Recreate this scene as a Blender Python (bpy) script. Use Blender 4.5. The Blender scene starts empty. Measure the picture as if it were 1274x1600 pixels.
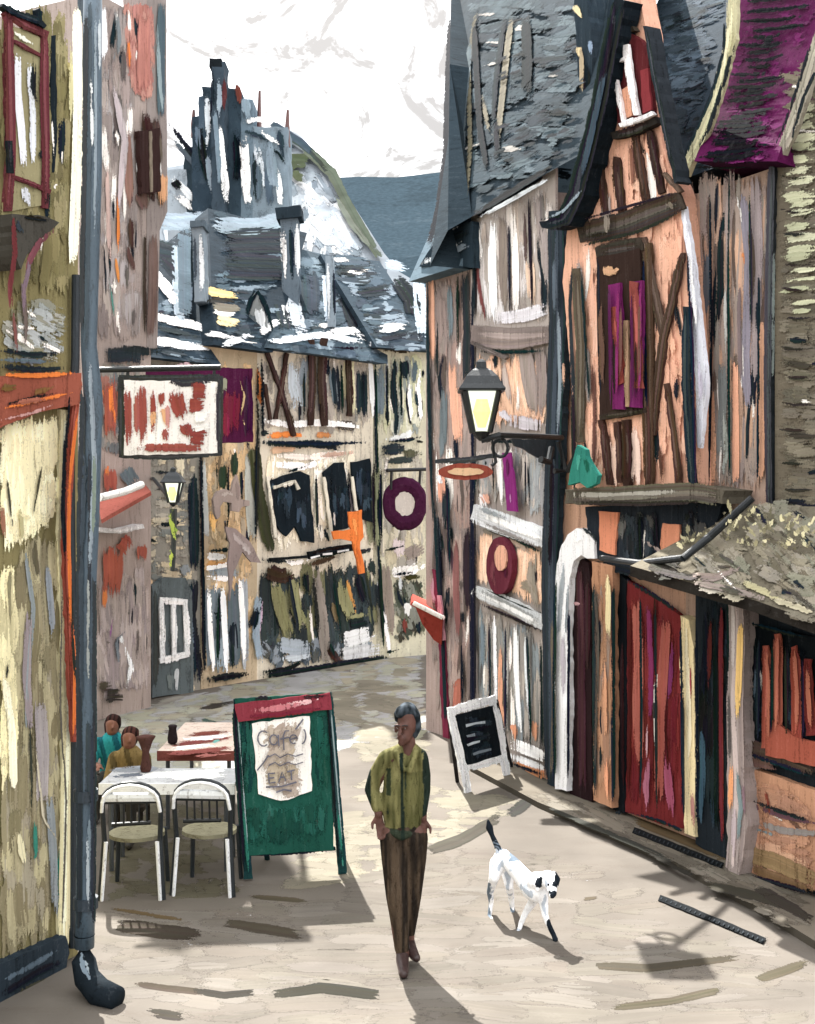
import bpy, bmesh, math, random
from mathutils import Vector, Matrix
random.seed(11)
R = random.random
sc = bpy.context.scene
sc.cycles.transparent_max_bounces = 48
COL = sc.collection
CAMZ = 3.16; F = 1875.0; CU = 637.0; HV = 770.0

# ------------------------------------------------------------------ helpers
def lin(h, k=1.0):
    if '*' in h: h, k = h.split('*'); k = float(k)
    r = []
    for i in (0, 2, 4):
        c = int(h[i:i+2], 16) / 255.0
        r.append(min(3.0, k * (c / 12.92 if c <= 0.04045 else ((c + 0.055) / 1.055) ** 2.4)))
    return r
def ray(u, v): return Vector(((u - CU) / F, 1.0, -(v - HV) / F))
def at(u, v, Y): return Vector((0, 0, CAMZ)) + ray(u, v) * Y
def gnd(u, v):
    Y = CAMZ * F / (v - HV); return Vector(((u - CU) * Y / F, Y, 0))
class PL:
    """a plane in the world; hit() finds where a sight line meets it"""
    def __init__(s, p, n):
        s.p = Vector(p); s.n = Vector(n).normalized()
        if s.n.dot(Vector((0, 0, CAMZ)) - s.p) < 0: s.n = -s.n
    def hit(s, u, v, off=0.0):
        d = ray(u, v); o = Vector((0, 0, CAMZ)); p = s.p + s.n * off
        t = (p - o).dot(s.n) / d.dot(s.n)
        return o + d * t
    def moved(s, off): 
        q = PL(s.p + s.n * off, s.n); return q
def vplane(a, b, off=0.0):
    d = Vector((b[0] - a[0], b[1] - a[1], 0)).normalized()
    q = PL((a[0], a[1], 0), (d.y, -d.x, 0))
    return q.moved(off) if off else q
def plane3(a, b, c):
    a, b, c = Vector(a), Vector(b), Vector(c); return PL(a, (b - a).cross(c - a))
def inside(u, v, poly):
    r = False; n = len(poly)
    for i in range(n):
        x1, y1 = poly[i]; x2, y2 = poly[(i + 1) % n]
        if (y1 > v) != (y2 > v) and u < (x2 - x1) * (v - y1) / (y2 - y1) + x1: r = not r
    return r
def jit(c, a=0.06):
    k = 1 + (R() - .5) * 2 * a
    return [max(0, min(1, x * k + (R() - .5) * a * .12)) for x in c]

class B:
    """collects faces with a colour each and links them as one mesh object"""
    def __init__(s, g=1.0): s.V = []; s.F = []; s.C = []; s.A = []; s.k = 0; s.g = g
    def add(s, vs, fs, col, al=None):
        o = len(s.V); s.V += [tuple(v) for v in vs]; s.A += al or [1.0] * len(vs)
        if isinstance(col, str): col = lin(col)
        for f in fs: s.F.append([i + o for i in f]); s.C.append(col)
    def up(s): s.k += 1; return .0004 * s.k
    def prism(s, pl, pts, col, th=.03, off=0.0, jag=0.0, side=None, raw=False):
        if jag:
            q = []
            for i in range(len(pts)):
                a, b = pts[i], pts[(i + 1) % len(pts)]
                L = math.hypot(b[0] - a[0], b[1] - a[1]); n = max(1, int(L / 9))
                for k in range(n):
                    t = k / n; q.append((a[0] + (b[0] - a[0]) * t + (R() - .5) * 2 * jag, a[1] + (b[1] - a[1]) * t + (R() - .5) * 2 * jag))
            pts = q
        e = s.up() if not raw else 0
        fr = [pl.hit(u, v, off + th + e) for u, v in pts]
        bk = [p - pl.n * (th + (e * .9)) for p in fr]
        n = len(pts); col = lin(col) if isinstance(col, str) else col
        s.add(fr + bk, [list(range(n))] + [[i, (i + 1) % n, (i + 1) % n + n, i + n] for i in range(n)], col)
    def rect(s, pl, u0, v0, u1, v1, col, th=.03, off=0.0, jag=0.0): s.prism(pl, [(u0, v0), (u1, v0), (u1, v1), (u0, v1)], col, th, off, jag)
    def bar(s, pl, path, w, col, th=.05, off=0.0, jag=.8):
        """a solid bar laid along a path on the plane"""
        L, Rr = [], []
        n = len(path)
        for i, (u, v) in enumerate(path):
            a = path[max(0, i - 1)]; b = path[min(n - 1, i + 1)]
            du, dv = b[0] - a[0], b[1] - a[1]; l = math.hypot(du, dv) or 1
            ww = (w[i] if isinstance(w, (list, tuple)) else w) / 2
            L.append((u - dv / l * ww, v + du / l * ww)); Rr.append((u + dv / l * ww, v - du / l * ww))
        if th < .15: th *= .5
        s.prism(pl, L + Rr[::-1], col, th, off, jag)
        if jag > .55 and (w if not isinstance(w, (list, tuple)) else min(w)) >= 5:
            wm_ = w if not isinstance(w, (list, tuple)) else sum(w) / len(w)
            s.st(pl, path, wm_ * 1.3, col, off=off + th + .002, cj=.16)
            s.st(pl, [(u + wm_ * .2 * (R() - .5), v) for u, v in path], wm_ * .35, [min(1, x * 1.5 + .02) for x in (lin(col) if isinstance(col, str) else col)], off=off + th + .004, dry=.6)
    def st(s, pl, path, w, col, off=.012, dry=.25, lift=.003, flat=False, cj=.1):
        """a bristly stroke of paint: a few ragged ribbons side by side"""
        col = lin(col) if isinstance(col, str) else col
        n = max(2, int(w / 2.2)); pts = path
        seg = []
        for i in range(len(pts) - 1):
            a, b = pts[i], pts[i + 1]; L = math.hypot(b[0] - a[0], b[1] - a[1]); m = max(1, int(L / 14))
            for k in range(m): seg.append((a[0] + (b[0] - a[0]) * k / m, a[1] + (b[1] - a[1]) * k / m))
        seg.append(pts[-1])
        while len(seg) < 6:
            k = max(range(len(seg) - 1), key=lambda i: math.hypot(seg[i+1][0]-seg[i][0], seg[i+1][1]-seg[i][1]))
            seg.insert(k + 1, ((seg[k][0] + seg[k+1][0]) / 2, (seg[k][1] + seg[k+1][1]) / 2))
        N = len(seg)
        tot = sum(math.hypot(seg[i+1][0]-seg[i][0], seg[i+1][1]-seg[i][1]) for i in range(N-1)) or 1
        if abs(pl.n.z) > .9 and off < .01: off *= .2
        base = off + (R() * (.006 if abs(pl.n.z) < .9 else .0005) if flat else s.up() * (1 if abs(pl.n.z) < .9 else .25))
        if abs(pl.n.z) > .9: lift *= .1
        wob = (R() - .5) * w * .25
        for j in range(n):
            c0 = (-.5 + (j + .5) / n) * w; hw = w / n * (.62 + .2 * R())
            t0 = R() * dry * min(1, 20 / tot) * (1.6 if j in (0, n - 1) else 1); t1 = 1 - R() * dry * min(1, 30 / tot) * (1.8 if j in (0, n - 1) else 1)
            cc = jit(col, cj); e = base + lift * R() * .5
            vs = []; al = []
            for i in range(N):
                t = i / (N - 1); ea = (.22, .62, .9, 1.0)[min(3, i, N - 1 - i)]; al += [ea * (.45 if j == 0 else 1), ea * (.45 if j == n - 1 else 1)]
                t = t0 + (t1 - t0) * t
                x = t * (N - 1); i0 = min(N - 2, int(x)); fr = x - i0
                u = seg[i0][0] * (1 - fr) + seg[i0 + 1][0] * fr; v = seg[i0][1] * (1 - fr) + seg[i0 + 1][1] * fr
                du, dv = seg[i0 + 1][0] - seg[i0][0], seg[i0 + 1][1] - seg[i0][1]; l = math.hypot(du, dv) or 1
                nu, nv = -dv / l, du / l; taper = .75 + .25 * min(1, 4 * (t - t0) / (t1 - t0 + 1e-6), 4 * (t1 - t) / (t1 - t0 + 1e-6))
                c = c0 + wob * math.sin(3.1 * t + j * .05) + (R() - .5) * w * .03
                h = hw * taper
                vs.append(pl.hit(u + nu * (c - h), v + nv * (c - h), e)); vs.append(pl.hit(u + nu * (c + h), v + nv * (c + h), e))
            s.add(vs, [[2*i, 2*i+1, 2*i+3, 2*i+2] for i in range(N - 1)], cc, al)
    def sts(s, pl, lst, **k):
        for it in lst:
            p = it[2:]; s.st(pl, [(p[i], p[i+1]) for i in range(0, len(p), 2)], it[1], it[0], **k)
    def scum(s, pl, poly, pal, n, w=7, L=40, ang=90, da=8, off=.006, dry=.4, acc=None):
        """cover a region with n loose strokes from a palette"""
        us = [p[0] for p in poly]; vs = [p[1] for p in poly]
        if acc is None: acc = 0.0 if abs(pl.n.z) > .9 else .065
        if abs(pl.n.z) < .9: n = int(n * 1.3)
        k = 0; tries = 0; P_ = [lin(c) for c in pal]; mean = [sum(c[i] for c in P_) / len(P_) for i in range(3)]
        P_ = [[mean[i] * .25 + c[i] * .75 for i in range(3)] for c in P_]; w *= 1.5; L *= 1.15
        while k < n and tries < n * 12:
            tries += 1
            u = min(us) + R() * (max(us) - min(us)); v = min(vs) + R() * (max(vs) - min(vs))
            a = math.radians(ang + (R() - .5) * 2 * da); l = L * (.5 + R()) / 2
            du, dv = math.cos(a) * l, math.sin(a) * l; ww = w * (.5 + R())
            if not (inside(u - du, v - dv, poly) and inside(u + du, v + dv, poly)): continue
            if not (inside(u - ww * .5, v, poly) and inside(u + ww * .5, v, poly)): continue
            b = (R() - .5) * l * .15
            if R() < acc:
                q = R(); cc = lin('1b252d') if q < .4 else (lin('efe9e2') if q < .65 else [x * .35 for x in mean])
                s.st(pl, [(u - du, v - dv), (u + b, v + b * .3), (u + du, v + dv)], ww * (.25 + .3 * R()), cc, off=off + .0065, dry=dry, flat=True, cj=.1)
            s.st(pl, [(u - du, v - dv), (u + b, v + b * .3), (u + du, v + dv)], ww, jit(random.choice(P_), .05), off=off, dry=dry, flat=True, cj=.05); k += 1
    # world-space solids
    def box(s, a, b, col, rz=0, c=None):
        x0, y0, z0 = a; x1, y1, z1 = b
        vs = [Vector(p) for p in ((x0,y0,z0),(x1,y0,z0),(x1,y1,z0),(x0,y1,z0),(x0,y0,z1),(x1,y0,z1),(x1,y1,z1),(x0,y1,z1))]
        if rz:
            m = Matrix.Rotation(rz, 4, 'Z'); c = Vector(c or (0, 0, 0)); vs = [m @ (v - c) + c for v in vs]
        s.add(vs, [(0,3,2,1),(4,5,6,7),(0,1,5,4),(1,2,6,5),(2,3,7,6),(3,0,4,7)], col)
    def tube(s, pts, rad, col, n=10, cap=True, sq=1.0):
        pts = [Vector(p) for p in pts]; N = len(pts); vs = []
        for i, p in enumerate(pts):
            t = (pts[min(N-1, i+1)] - pts[max(0, i-1)]).normalized()
            a = t.cross(Vector((0, 0, 1)));  a = a if a.length > .05 else t.cross(Vector((0, 1, 0)))
            a.normalize(); b = t.cross(a); r = rad[i] if isinstance(rad, (list, tuple)) else rad
            for k in range(n):
                th = 2 * math.pi * k / n; vs.append(p + a * math.cos(th) * r + b * math.sin(th) * r * sq)
        fs = [[i*n+k, i*n+(k+1) % n, (i+1)*n+(k+1) % n, (i+1)*n+k] for i in range(N-1) for k in range(n)]
        if cap: fs += [list(range(n))[::-1], [(N-1)*n + k for k in range(n)]]
        s.add(vs, fs, col)
    def hull(s, foot, z0, z1, col):
        n = len(foot); vs = [Vector((x, y, z0)) for x, y in foot] + [Vector((x, y, z1)) for x, y in foot]
        s.add(vs, [[i, (i+1) % n, (i+1) % n + n, i + n] for i in range(n)] + [list(range(n, 2*n)), list(range(n))[::-1]], col)
    def quad(s, pts, col, th=.06, n=None):
        pts = [Vector(p) for p in pts]; nn = (pts[1]-pts[0]).cross(pts[2]-pts[0]).normalized()
        if nn.dot(Vector((0, 0, CAMZ)) - pts[0]) > 0: nn = -nn
        m = len(pts); s.add(pts + [p + nn * th for p in pts], [list(range(m)), [i + m for i in range(m)][::-1]] + [[i, (i+1) % m, (i+1) % m + m, i + m] for i in range(m)], col)
    def build(s, name, parent=None, mat=None, smooth=False):
        me = bpy.data.meshes.new(name); me.from_pydata(s.V, [], s.F)
        ca = me.color_attributes.new('col', 'FLOAT_COLOR', 'CORNER'); buf = []
        for f, c in zip(s.F, s.C):
            y = .3 * c[0] + .55 * c[1] + .15 * c[2]; c = [min(.95 / min(1, s.g), x * .86 + y * .14) for x in c]; kk = .88 + .12 * min(1, y); c = [x * kk for x in c]
            for i in f: buf += [c[0] * s.g, c[1] * s.g, c[2] * s.g, s.A[i]]
        ca.data.foreach_set('color', buf)
        if smooth: me.polygons.foreach_set('use_smooth', [True] * len(me.polygons))
        o = bpy.data.objects.new(name, me); COL.objects.link(o)
        me.materials.append(mat or PV)
        adopt(o, parent)
        return o

def adopt(o, parent):
    if parent:
        o.parent = parent
        if parent.type == 'EMPTY': o.matrix_parent_inverse = Matrix.Translation(-parent.location)

def tag(o, label=None, cat=None, group=None, kind=None):
    for k, x in (('label', label), ('category', cat), ('group', group), ('kind', kind)):
        if x: o[k] = x
    return o
def thing(name, label, cat, group=None, loc=(0, 0, 0)):
    o = bpy.data.objects.new(name, None); COL.objects.link(o); o.empty_display_size = .2
    o.location = loc
    return tag(o, label, cat, group)

# ------------------------------------------------------------------ materials
def paint(name, ax=(22, 22, 1.6), const=None, rough=.85, lo=.62, hi=.16, grain=65, bump=.25, spec=.06, emit=None):
    m = bpy.data.materials.new(name); m.use_nodes = True; nt = m.node_tree; N = nt.nodes; L = nt.links
    bs = N['Principled BSDF']; bs.inputs['Roughness'].default_value = rough
    bs.inputs['Specular IOR Level'].default_value = spec
    tc = N.new('ShaderNodeTexCoord'); mp = N.new('ShaderNodeMapping'); mp.inputs['Scale'].default_value = ax
    L.new(tc.outputs['Object'], mp.inputs['Vector'])
    n1 = N.new('ShaderNodeTexNoise'); n1.inputs['Scale'].default_value = 1; n1.inputs['Detail'].default_value = 7; n1.inputs['Roughness'].default_value = .68; n1.inputs['Distortion'].default_value = .5
    L.new(mp.outputs[0], n1.inputs['Vector'])
    n2 = N.new('ShaderNodeTexNoise'); n2.inputs['Scale'].default_value = grain; n2.inputs['Detail'].default_value = 2
    L.new(tc.outputs['Object'], n2.inputs['Vector'])
    n3 = N.new('ShaderNodeTexNoise'); n3.inputs['Scale'].default_value = 1.3; n3.inputs['Detail'].default_value = 5
    L.new(tc.outputs['Object'], n3.inputs['Vector'])
    if const: src = N.new('ShaderNodeRGB'); src.outputs[0].default_value = (*lin(const), 1)
    else: src = N.new('ShaderNodeAttribute'); src.attribute_name = 'col'
    so = src.outputs['Color']
    def math_(op, a, b=None, c=None):
        n = N.new('ShaderNodeMath'); n.operation = op
        for i, x in enumerate((a, b, c)):
            if x is None: continue
            if isinstance(x, (int, float)): n.inputs[i].default_value = x
            else: L.new(x, n.inputs[i])
        return n.outputs[0]
    def rng(x, a, b, c, d):
        n = N.new('ShaderNodeMapRange'); n.inputs[1].default_value = a; n.inputs[2].default_value = b; n.inputs[3].default_value = c; n.inputs[4].default_value = d
        n.interpolation_type = 'SMOOTHSTEP'; L.new(x, n.inputs[0]); return n.outputs[0]
    mixd = math_('ADD', n1.outputs[0], math_('MULTIPLY', math_('SUBTRACT', n2.outputs[0], .5), .35))
    dark = rng(mixd, .33, .47, 0, 1)           # 0 where a dark streak shows
    light = rng(mixd, .56, .68, 0, 1)
    broad = rng(n3.outputs[0], .3, .7, .86, 1.1)
    def mix(f, a, b, t='MIX'):
        n = N.new('ShaderNodeMix'); n.data_type = 'RGBA'; n.blend_type = t
        if isinstance(f, (int, float)): n.inputs[0].default_value = f
        else: L.new(f, n.inputs[0])
        for i, x in ((6, a), (7, b)):
            if isinstance(x, tuple): n.inputs[i].default_value = x
            else: L.new(x, n.inputs[i])
        return n.outputs[2]
    dk = mix(1.0, so, (lo, lo * .98, lo * .97, 1), 'MULTIPLY')
    lt0 = N.new('ShaderNodeVectorMath'); lt0.operation = 'SCALE'; L.new(so, lt0.inputs[0]); lt0.inputs['Scale'].default_value = 1 + hi
    lt = mix(hi * .1, lt0.outputs[0], (.8, .8, .8, 1))
    c = mix(dark, dk, so); c = mix(light, c, lt)
    vm = N.new('ShaderNodeVectorMath'); vm.operation = 'SCALE'; L.new(c, vm.inputs[0]); L.new(broad, vm.inputs['Scale'])
    L.new(vm.outputs[0], bs.inputs['Base Color'])
    bp = N.new('ShaderNodeBump'); bp.inputs['Strength'].default_value = bump; bp.inputs['Distance'].default_value = .012
    L.new(mixd, bp.inputs['Height']); L.new(bp.outputs[0], bs.inputs['Normal'])
    if not const:
        f_ = math_('ADD', src.outputs['Alpha'], math_('MULTIPLY', math_('SUBTRACT', mixd, .5), 2.3))
        L.new(rng(f_, .40, .52, 0, 1), bs.inputs['Alpha'])
    if emit:
        L.new(so, bs.inputs['Emission Color']); bs.inputs['Emission Strength'].default_value = emit
    return m
PV = paint('vertical_brushed_paint')
PVF = paint('vertical_brushed_paint_distant', ax=(9, 9, .9), grain=28)
PH = paint('level_brushed_slate', ax=(4, 4, 22))
PHF = paint('level_brushed_slate_distant', ax=(2.5, 2.5, 12), grain=28)
PI = paint('loose_brushed_paint', ax=(14, 14, 14))
PG = paint('brushed_stone_paving', ax=(1.1, 3.5, 4), grain=55, lo=.93, hi=.05, bump=.06)
PM = paint('painted_iron', ax=(30, 30, 6), rough=.45, spec=.4, lo=.6)
GLOW = paint('lit_lamp_glass', ax=(30, 30, 8), lo=.8, emit=1.0)
HILL = paint('brushed_hillside', ax=(.05, .05, .12), grain=1.2, lo=.75, hi=.02, spec=0)
FAR = paint('far_wooded_hill', ax=(.03, .03, .1), const='333f47', grain=.6, lo=.8, hi=.1, spec=0, bump=0)
MID = paint('loose_brushed_stone_distant', ax=(3, 3, 1.5), grain=22)
CLOTH = paint('brushed_cloth', ax=(60, 60, 14), grain=160, lo=.45, hi=.15)
FUR = paint('short_fur', ax=(60, 60, 40), grain=200, lo=.8, hi=.1)
SKIN = paint('skin', ax=(30, 30, 30), grain=200, lo=.8, hi=.05, rough=.6, spec=.3)

# ------------------------------------------------------------------ organic bodies
def organic(name, parent, chains, voxel, colfn, mat, smooth=3):
    bm = bmesh.new()
    for ch in chains:
        fy = 1.0; fx = 1.0
        if isinstance(ch, dict): fy = ch.get('fy', 1); fx = ch.get('fx', 1); ch = ch['p']
        vs0 = []
        yc = sum(p[1] for p in ch) / len(ch); xc = sum(p[0] for p in ch) / len(ch)
        for p in ch:
            r = bmesh.ops.create_uvsphere(bm, u_segments=14, v_segments=9, radius=p[3], matrix=Matrix.Translation(p[:3])); vs0 += r['verts']
        for a, b in zip(ch, ch[1:]):
            A, Bv = Vector(a[:3]), Vector(b[:3]); d = Bv - A
            if d.length < 1e-5: continue
            q = d.to_track_quat('Z', 'Y').to_matrix().to_4x4(); q.translation = (A + Bv) / 2
            r = bmesh.ops.create_cone(bm, cap_ends=True, segments=14, radius1=a[3], radius2=b[3], depth=d.length, matrix=q); vs0 += r['verts']
        if fy != 1 or fx != 1:
            for v in vs0: v.co.y = yc + (v.co.y - yc) * fy; v.co.x = xc + (v.co.x - xc) * fx
    me = bpy.data.meshes.new(name); bm.to_mesh(me); bm.free()
    o = bpy.data.objects.new(name, me); COL.objects.link(o)
    md = o.modifiers.new('r', 'REMESH'); md.mode = 'VOXEL'; md.voxel_size = voxel
    sm = o.modifiers.new('s', 'SMOOTH'); sm.factor = .5; sm.iterations = smooth
    dg = bpy.context.evaluated_depsgraph_get(); dg.update()
    me2 = bpy.data.meshes.new_from_object(o.evaluated_get(dg)); o.modifiers.clear(); o.data = me2
    bpy.data.meshes.remove(me); me2.name = name
    ca = me2.color_attributes.new('col', 'FLOAT_COLOR', 'POINT'); buf = []
    for v in me2.vertices: buf += [*colfn(v.co), 1.0]
    ca.data.foreach_set('color', buf)
    me2.polygons.foreach_set('use_smooth', [True] * len(me2.polygons))
    me2.materials.clear(); me2.materials.append(mat)
    adopt(o, parent)
    return o

# ------------------------------------------------------------------ camera, light, air
cam = bpy.data.cameras.new('camera'); co = bpy.data.objects.new('camera', cam); COL.objects.link(co)
co.location = (0, 0, CAMZ); co.rotation_euler = (math.radians(90), 0, 0)
cam.sensor_fit = 'VERTICAL'; cam.sensor_height = 24; cam.lens = 24 * F / 1600; cam.shift_y = -30 / 1600; cam.clip_end = 2000
sc.camera = co
SUN_EL = math.radians(50); SUN_DIR = Vector((-.32, .947, 0)).normalized() * math.cos(SUN_EL) + Vector((0, 0, math.sin(SUN_EL)))
sl = bpy.data.lights.new('sun', 'SUN'); sl.energy = 5; sl.angle = math.radians(.6); sl.color = (1, .97, .92)
so_ = bpy.data.objects.new('sun', sl); COL.objects.link(so_); so_.rotation_euler = SUN_DIR.to_track_quat('Z', 'Y').to_euler(); so_.location = (-10, 40, 40)
w = bpy.data.worlds.new('World'); sc.world = w; w.use_nodes = True
nt = w.node_tree; N = nt.nodes; L = nt.links; bg = N['Background']
sky = N.new('ShaderNodeTexSky'); sky.sky_type = 'NISHITA'; sky.sun_disc = False; sky.sun_elevation = SUN_EL; sky.sun_rotation = math.atan2(SUN_DIR.x, SUN_DIR.y)
tc = N.new('ShaderNodeTexCoord')
sep = N.new('ShaderNodeSeparateXYZ'); L.new(tc.outputs['Generated'], sep.inputs[0])
def wm(op, a, b):
    n = N.new('ShaderNodeMath'); n.operation = op
    for i, x in enumerate((a, b)):
        if isinstance(x, (int, float)): n.inputs[i].default_value = x
        else: L.new(x, n.inputs[i])
    return n.outputs[0]
zc = wm('MAXIMUM', sep.outputs['Z'], 0.0)
lum = wm('MULTIPLY_ADD' if False else 'ADD', wm('MULTIPLY', zc, 1.3), .85)      # an overcast dome: brighter overhead
def cloud(scale, dist, seed):
    mp = N.new('ShaderNodeMapping'); mp.inputs['Location'].default_value = (seed, seed * .7, 0); mp.inputs['Scale'].default_value = (1, 1, 1.5); L.new(tc.outputs['Generated'], mp.inputs[0])
    n = N.new('ShaderNodeTexNoise'); n.inputs['Scale'].default_value = scale; n.inputs['Detail'].default_value = 9; n.inputs['Roughness'].default_value = .62; n.inputs['Distortion'].default_value = dist
    L.new(mp.outputs[0], n.inputs['Vector']); return n.outputs[0]
cl = cloud(9, 2.6, 3.1); cl2 = cloud(30, 1.5, 7.7)
mr = N.new('ShaderNodeMapRange'); mr.interpolation_type = 'SMOOTHSTEP'; mr.inputs[1].default_value = .46; mr.inputs[2].default_value = .62; mr.inputs[3].default_value = 0; mr.inputs[4].default_value = 1
L.new(wm('ADD', cl, wm('MULTIPLY', wm('SUBTRACT', cl2, .5), .35)), mr.inputs[0])
mx = N.new('ShaderNodeMix'); mx.data_type = 'RGBA'; L.new(mr.outputs[0], mx.inputs[0]); mx.inputs[6].default_value = (1, 1, 1, 1); mx.inputs[7].default_value = (.27, .25, .225, 1)
sc1 = N.new('ShaderNodeVectorMath'); sc1.operation = 'SCALE'; L.new(mx.outputs[2], sc1.inputs[0]); L.new(lum, sc1.inputs['Scale'])
sc2 = N.new('ShaderNodeVectorMath'); sc2.operation = 'SCALE'; L.new(sky.outputs[0], sc2.inputs[0]); sc2.inputs['Scale'].default_value = .012
ad = N.new('ShaderNodeVectorMath'); ad.operation = 'ADD'; L.new(sc1.outputs[0], ad.inputs[0]); L.new(sc2.outputs[0], ad.inputs[1])
L.new(ad.outputs[0], bg.inputs[0]); bg.inputs[1].default_value = .6
sc.view_settings.view_transform = 'Standard'; sc.view_settings.look = 'None'; sc.view_settings.gamma = 1; sc.view_settings.exposure = 1.75

# ------------------------------------------------------------------ ground
GP = PL((0, 0, 0), (0, 0, 1))
b = B(.27)
b.add([(-300, -20, 0), (300, -20, 0), (300, 500, 0), (-300, 500, 0)], [(0, 1, 2, 3)], 'bcb1a4')
gpal = ['c2b7a9', 'b8ad9f', 'beb4a4', 'b2a89b', 'c6bcb0', 'bbafa0']
b.scum(GP, [(130, 1600), (1290, 1600), (1290, 1500), (900, 1330), (700, 1330), (380, 1400), (130, 1430)], gpal, 260, 10, 110, 0, 8, off=.002)
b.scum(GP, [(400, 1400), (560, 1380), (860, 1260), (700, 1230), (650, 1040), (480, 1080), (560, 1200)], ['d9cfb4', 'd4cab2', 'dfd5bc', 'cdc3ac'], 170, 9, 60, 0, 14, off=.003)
b.scum(GP, [(160, 1215), (380, 1215), (600, 1150), (690, 1150), (670, 1015), (560, 1038), (240, 1098), (160, 1120)], ['eadfc0*1.5', 'e2d7b8*1.45', 'f6edd0*1.6', 'd8cdb2*1.35', 'f8f0d8*1.6'], 620, 10, 50, -6, 8, off=.002)  # far lane colour paled to offset the shade of the houses
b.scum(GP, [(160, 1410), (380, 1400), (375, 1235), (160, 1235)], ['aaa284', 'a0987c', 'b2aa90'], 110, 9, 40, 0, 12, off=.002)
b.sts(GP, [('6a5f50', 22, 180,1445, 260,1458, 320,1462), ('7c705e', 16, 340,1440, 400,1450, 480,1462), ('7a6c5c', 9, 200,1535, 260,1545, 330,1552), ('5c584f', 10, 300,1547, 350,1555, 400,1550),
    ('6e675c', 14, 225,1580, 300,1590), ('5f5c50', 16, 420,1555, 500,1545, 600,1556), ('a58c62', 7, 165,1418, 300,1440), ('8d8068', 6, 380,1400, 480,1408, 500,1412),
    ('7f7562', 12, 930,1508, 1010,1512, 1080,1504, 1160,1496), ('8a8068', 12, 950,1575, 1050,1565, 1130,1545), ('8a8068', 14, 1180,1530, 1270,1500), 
    ('90836c', 5, 910,1405, 940,1402), ('efe8d8', 9, 240,1100, 300,1085), ('6d6258', 8, 300,1110, 370,1095), ('e5dfcc', 9, 290,1120, 350,1112), ('7fa096', 5, 310,1122, 350,1132)], off=.004)
b.sts(GP, [('7b7568', 17, 662,1332, 720,1310, 790,1270), ('66655f', 18, 790,1275, 850,1232)], off=.005)  # shadow stripe crossing the lane, painted into the ground colour
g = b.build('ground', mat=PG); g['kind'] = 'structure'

# pavement with kerb along the right row
def off_line(a, bb, d):
    v = (Vector(bb) - Vector(a)); n = Vector((v.y, -v.x, 0)).normalized(); 
    if n.x > 0: n = -n
    return Vector(a) + n * d, Vector(bb) + n * d
b = B(.29)
kp = [gnd(735, 1205), gnd(840, 1262), gnd(940, 1305), gnd(1060, 1360), gnd(1180, 1425), gnd(1300, 1500), gnd(1420, 1580)]
back = [Vector((p.x + 3.2, p.y + 1.4, 0)) for p in kp]
top = [p + Vector((0, 0, .06)) for p in kp]; topb = [p + Vector((0, 0, .06)) for p in back]
for i in range(len(kp) - 1):
    b.add([top[i], top[i+1], topb[i+1], topb[i]], [(0, 1, 2, 3)], 'c0b4a0')
    b.add([kp[i], kp[i+1], top[i+1], top[i]], [(0, 1, 2, 3)], '8d8474')
PVT = PL((0, 0, .062), (0, 0, 1))
reg = [(760, 1222), (850, 1255), (1000, 1320), (1274, 1470), (1274, 1400), (1140, 1358), (960, 1275), (860, 1238)]
b.scum(PVT, reg, ['c8bca8', 'b5aa98', 'a59c8a', 'd0c6b4', '9a9080'], 120, 8, 60, 24, 5, off=.002)
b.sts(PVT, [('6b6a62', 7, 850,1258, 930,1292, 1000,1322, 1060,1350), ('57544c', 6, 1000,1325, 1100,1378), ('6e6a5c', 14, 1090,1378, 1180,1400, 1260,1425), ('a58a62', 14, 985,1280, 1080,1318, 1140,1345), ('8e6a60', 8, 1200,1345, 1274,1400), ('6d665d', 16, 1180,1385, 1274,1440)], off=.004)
g = b.build('pavement', mat=PG); g['kind'] = 'structure'

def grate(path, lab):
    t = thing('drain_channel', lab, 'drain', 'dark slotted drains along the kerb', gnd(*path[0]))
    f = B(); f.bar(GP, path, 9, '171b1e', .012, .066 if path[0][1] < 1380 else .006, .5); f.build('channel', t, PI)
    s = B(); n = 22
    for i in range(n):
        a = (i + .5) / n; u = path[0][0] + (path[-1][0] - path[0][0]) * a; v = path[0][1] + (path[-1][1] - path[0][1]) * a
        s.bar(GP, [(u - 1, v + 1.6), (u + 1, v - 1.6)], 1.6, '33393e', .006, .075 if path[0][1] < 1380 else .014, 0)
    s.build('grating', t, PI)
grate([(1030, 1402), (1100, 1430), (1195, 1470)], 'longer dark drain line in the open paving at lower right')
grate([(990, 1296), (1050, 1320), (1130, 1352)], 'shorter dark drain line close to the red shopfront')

# ------------------------------------------------------------------ hills
def hill(name, prof, Y0, Y1, col, pal, strokes, n, mat=HILL, w=14, L=60):
    b = B(.4); vs = []; m = len(prof)
    for u, v in prof:
        p = at(u, v, Y1); q = at(u, HV + 3, Y0); q.z = -1; mid = (p * .55 + q * .45); mid.z = p.z * .62
        back = p + Vector((p.x * .3, Y1 * .5, -p.z))
        vs += [q, mid, p, back]
    b.add(vs, [[4*i+k, 4*i+4+k, 4*i+5+k, 4*i+1+k] for i in range(m - 1) for k in range(3)], col)
    i = m // 2
    pl = plane3(at(prof[0][0], prof[0][1], Y1), at(prof[-1][0], prof[0][1], Y1), (0, Y0, -1))
    pl = plane3(at(300, 300, Y1 * .93), at(800, 300, Y1 * .93), at(500, 600, Y1 * .6))
    if n: b.scum(PL((0, Y0 - 2, 0), (0, 1, 0)), strokes, pal, n, w, L, 0, 12)
    o = b.build(name, mat=mat); o['kind'] = 'structure'; return o
hill('hill', [(300, 300), (420, 286), (500, 279), (560, 276), (620, 277), (680, 270), (740, 262), (900, 240), (1300, 200)], 150, 260, '55707c', None, None, 0, mat=FAR)
b = B(.48)
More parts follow.
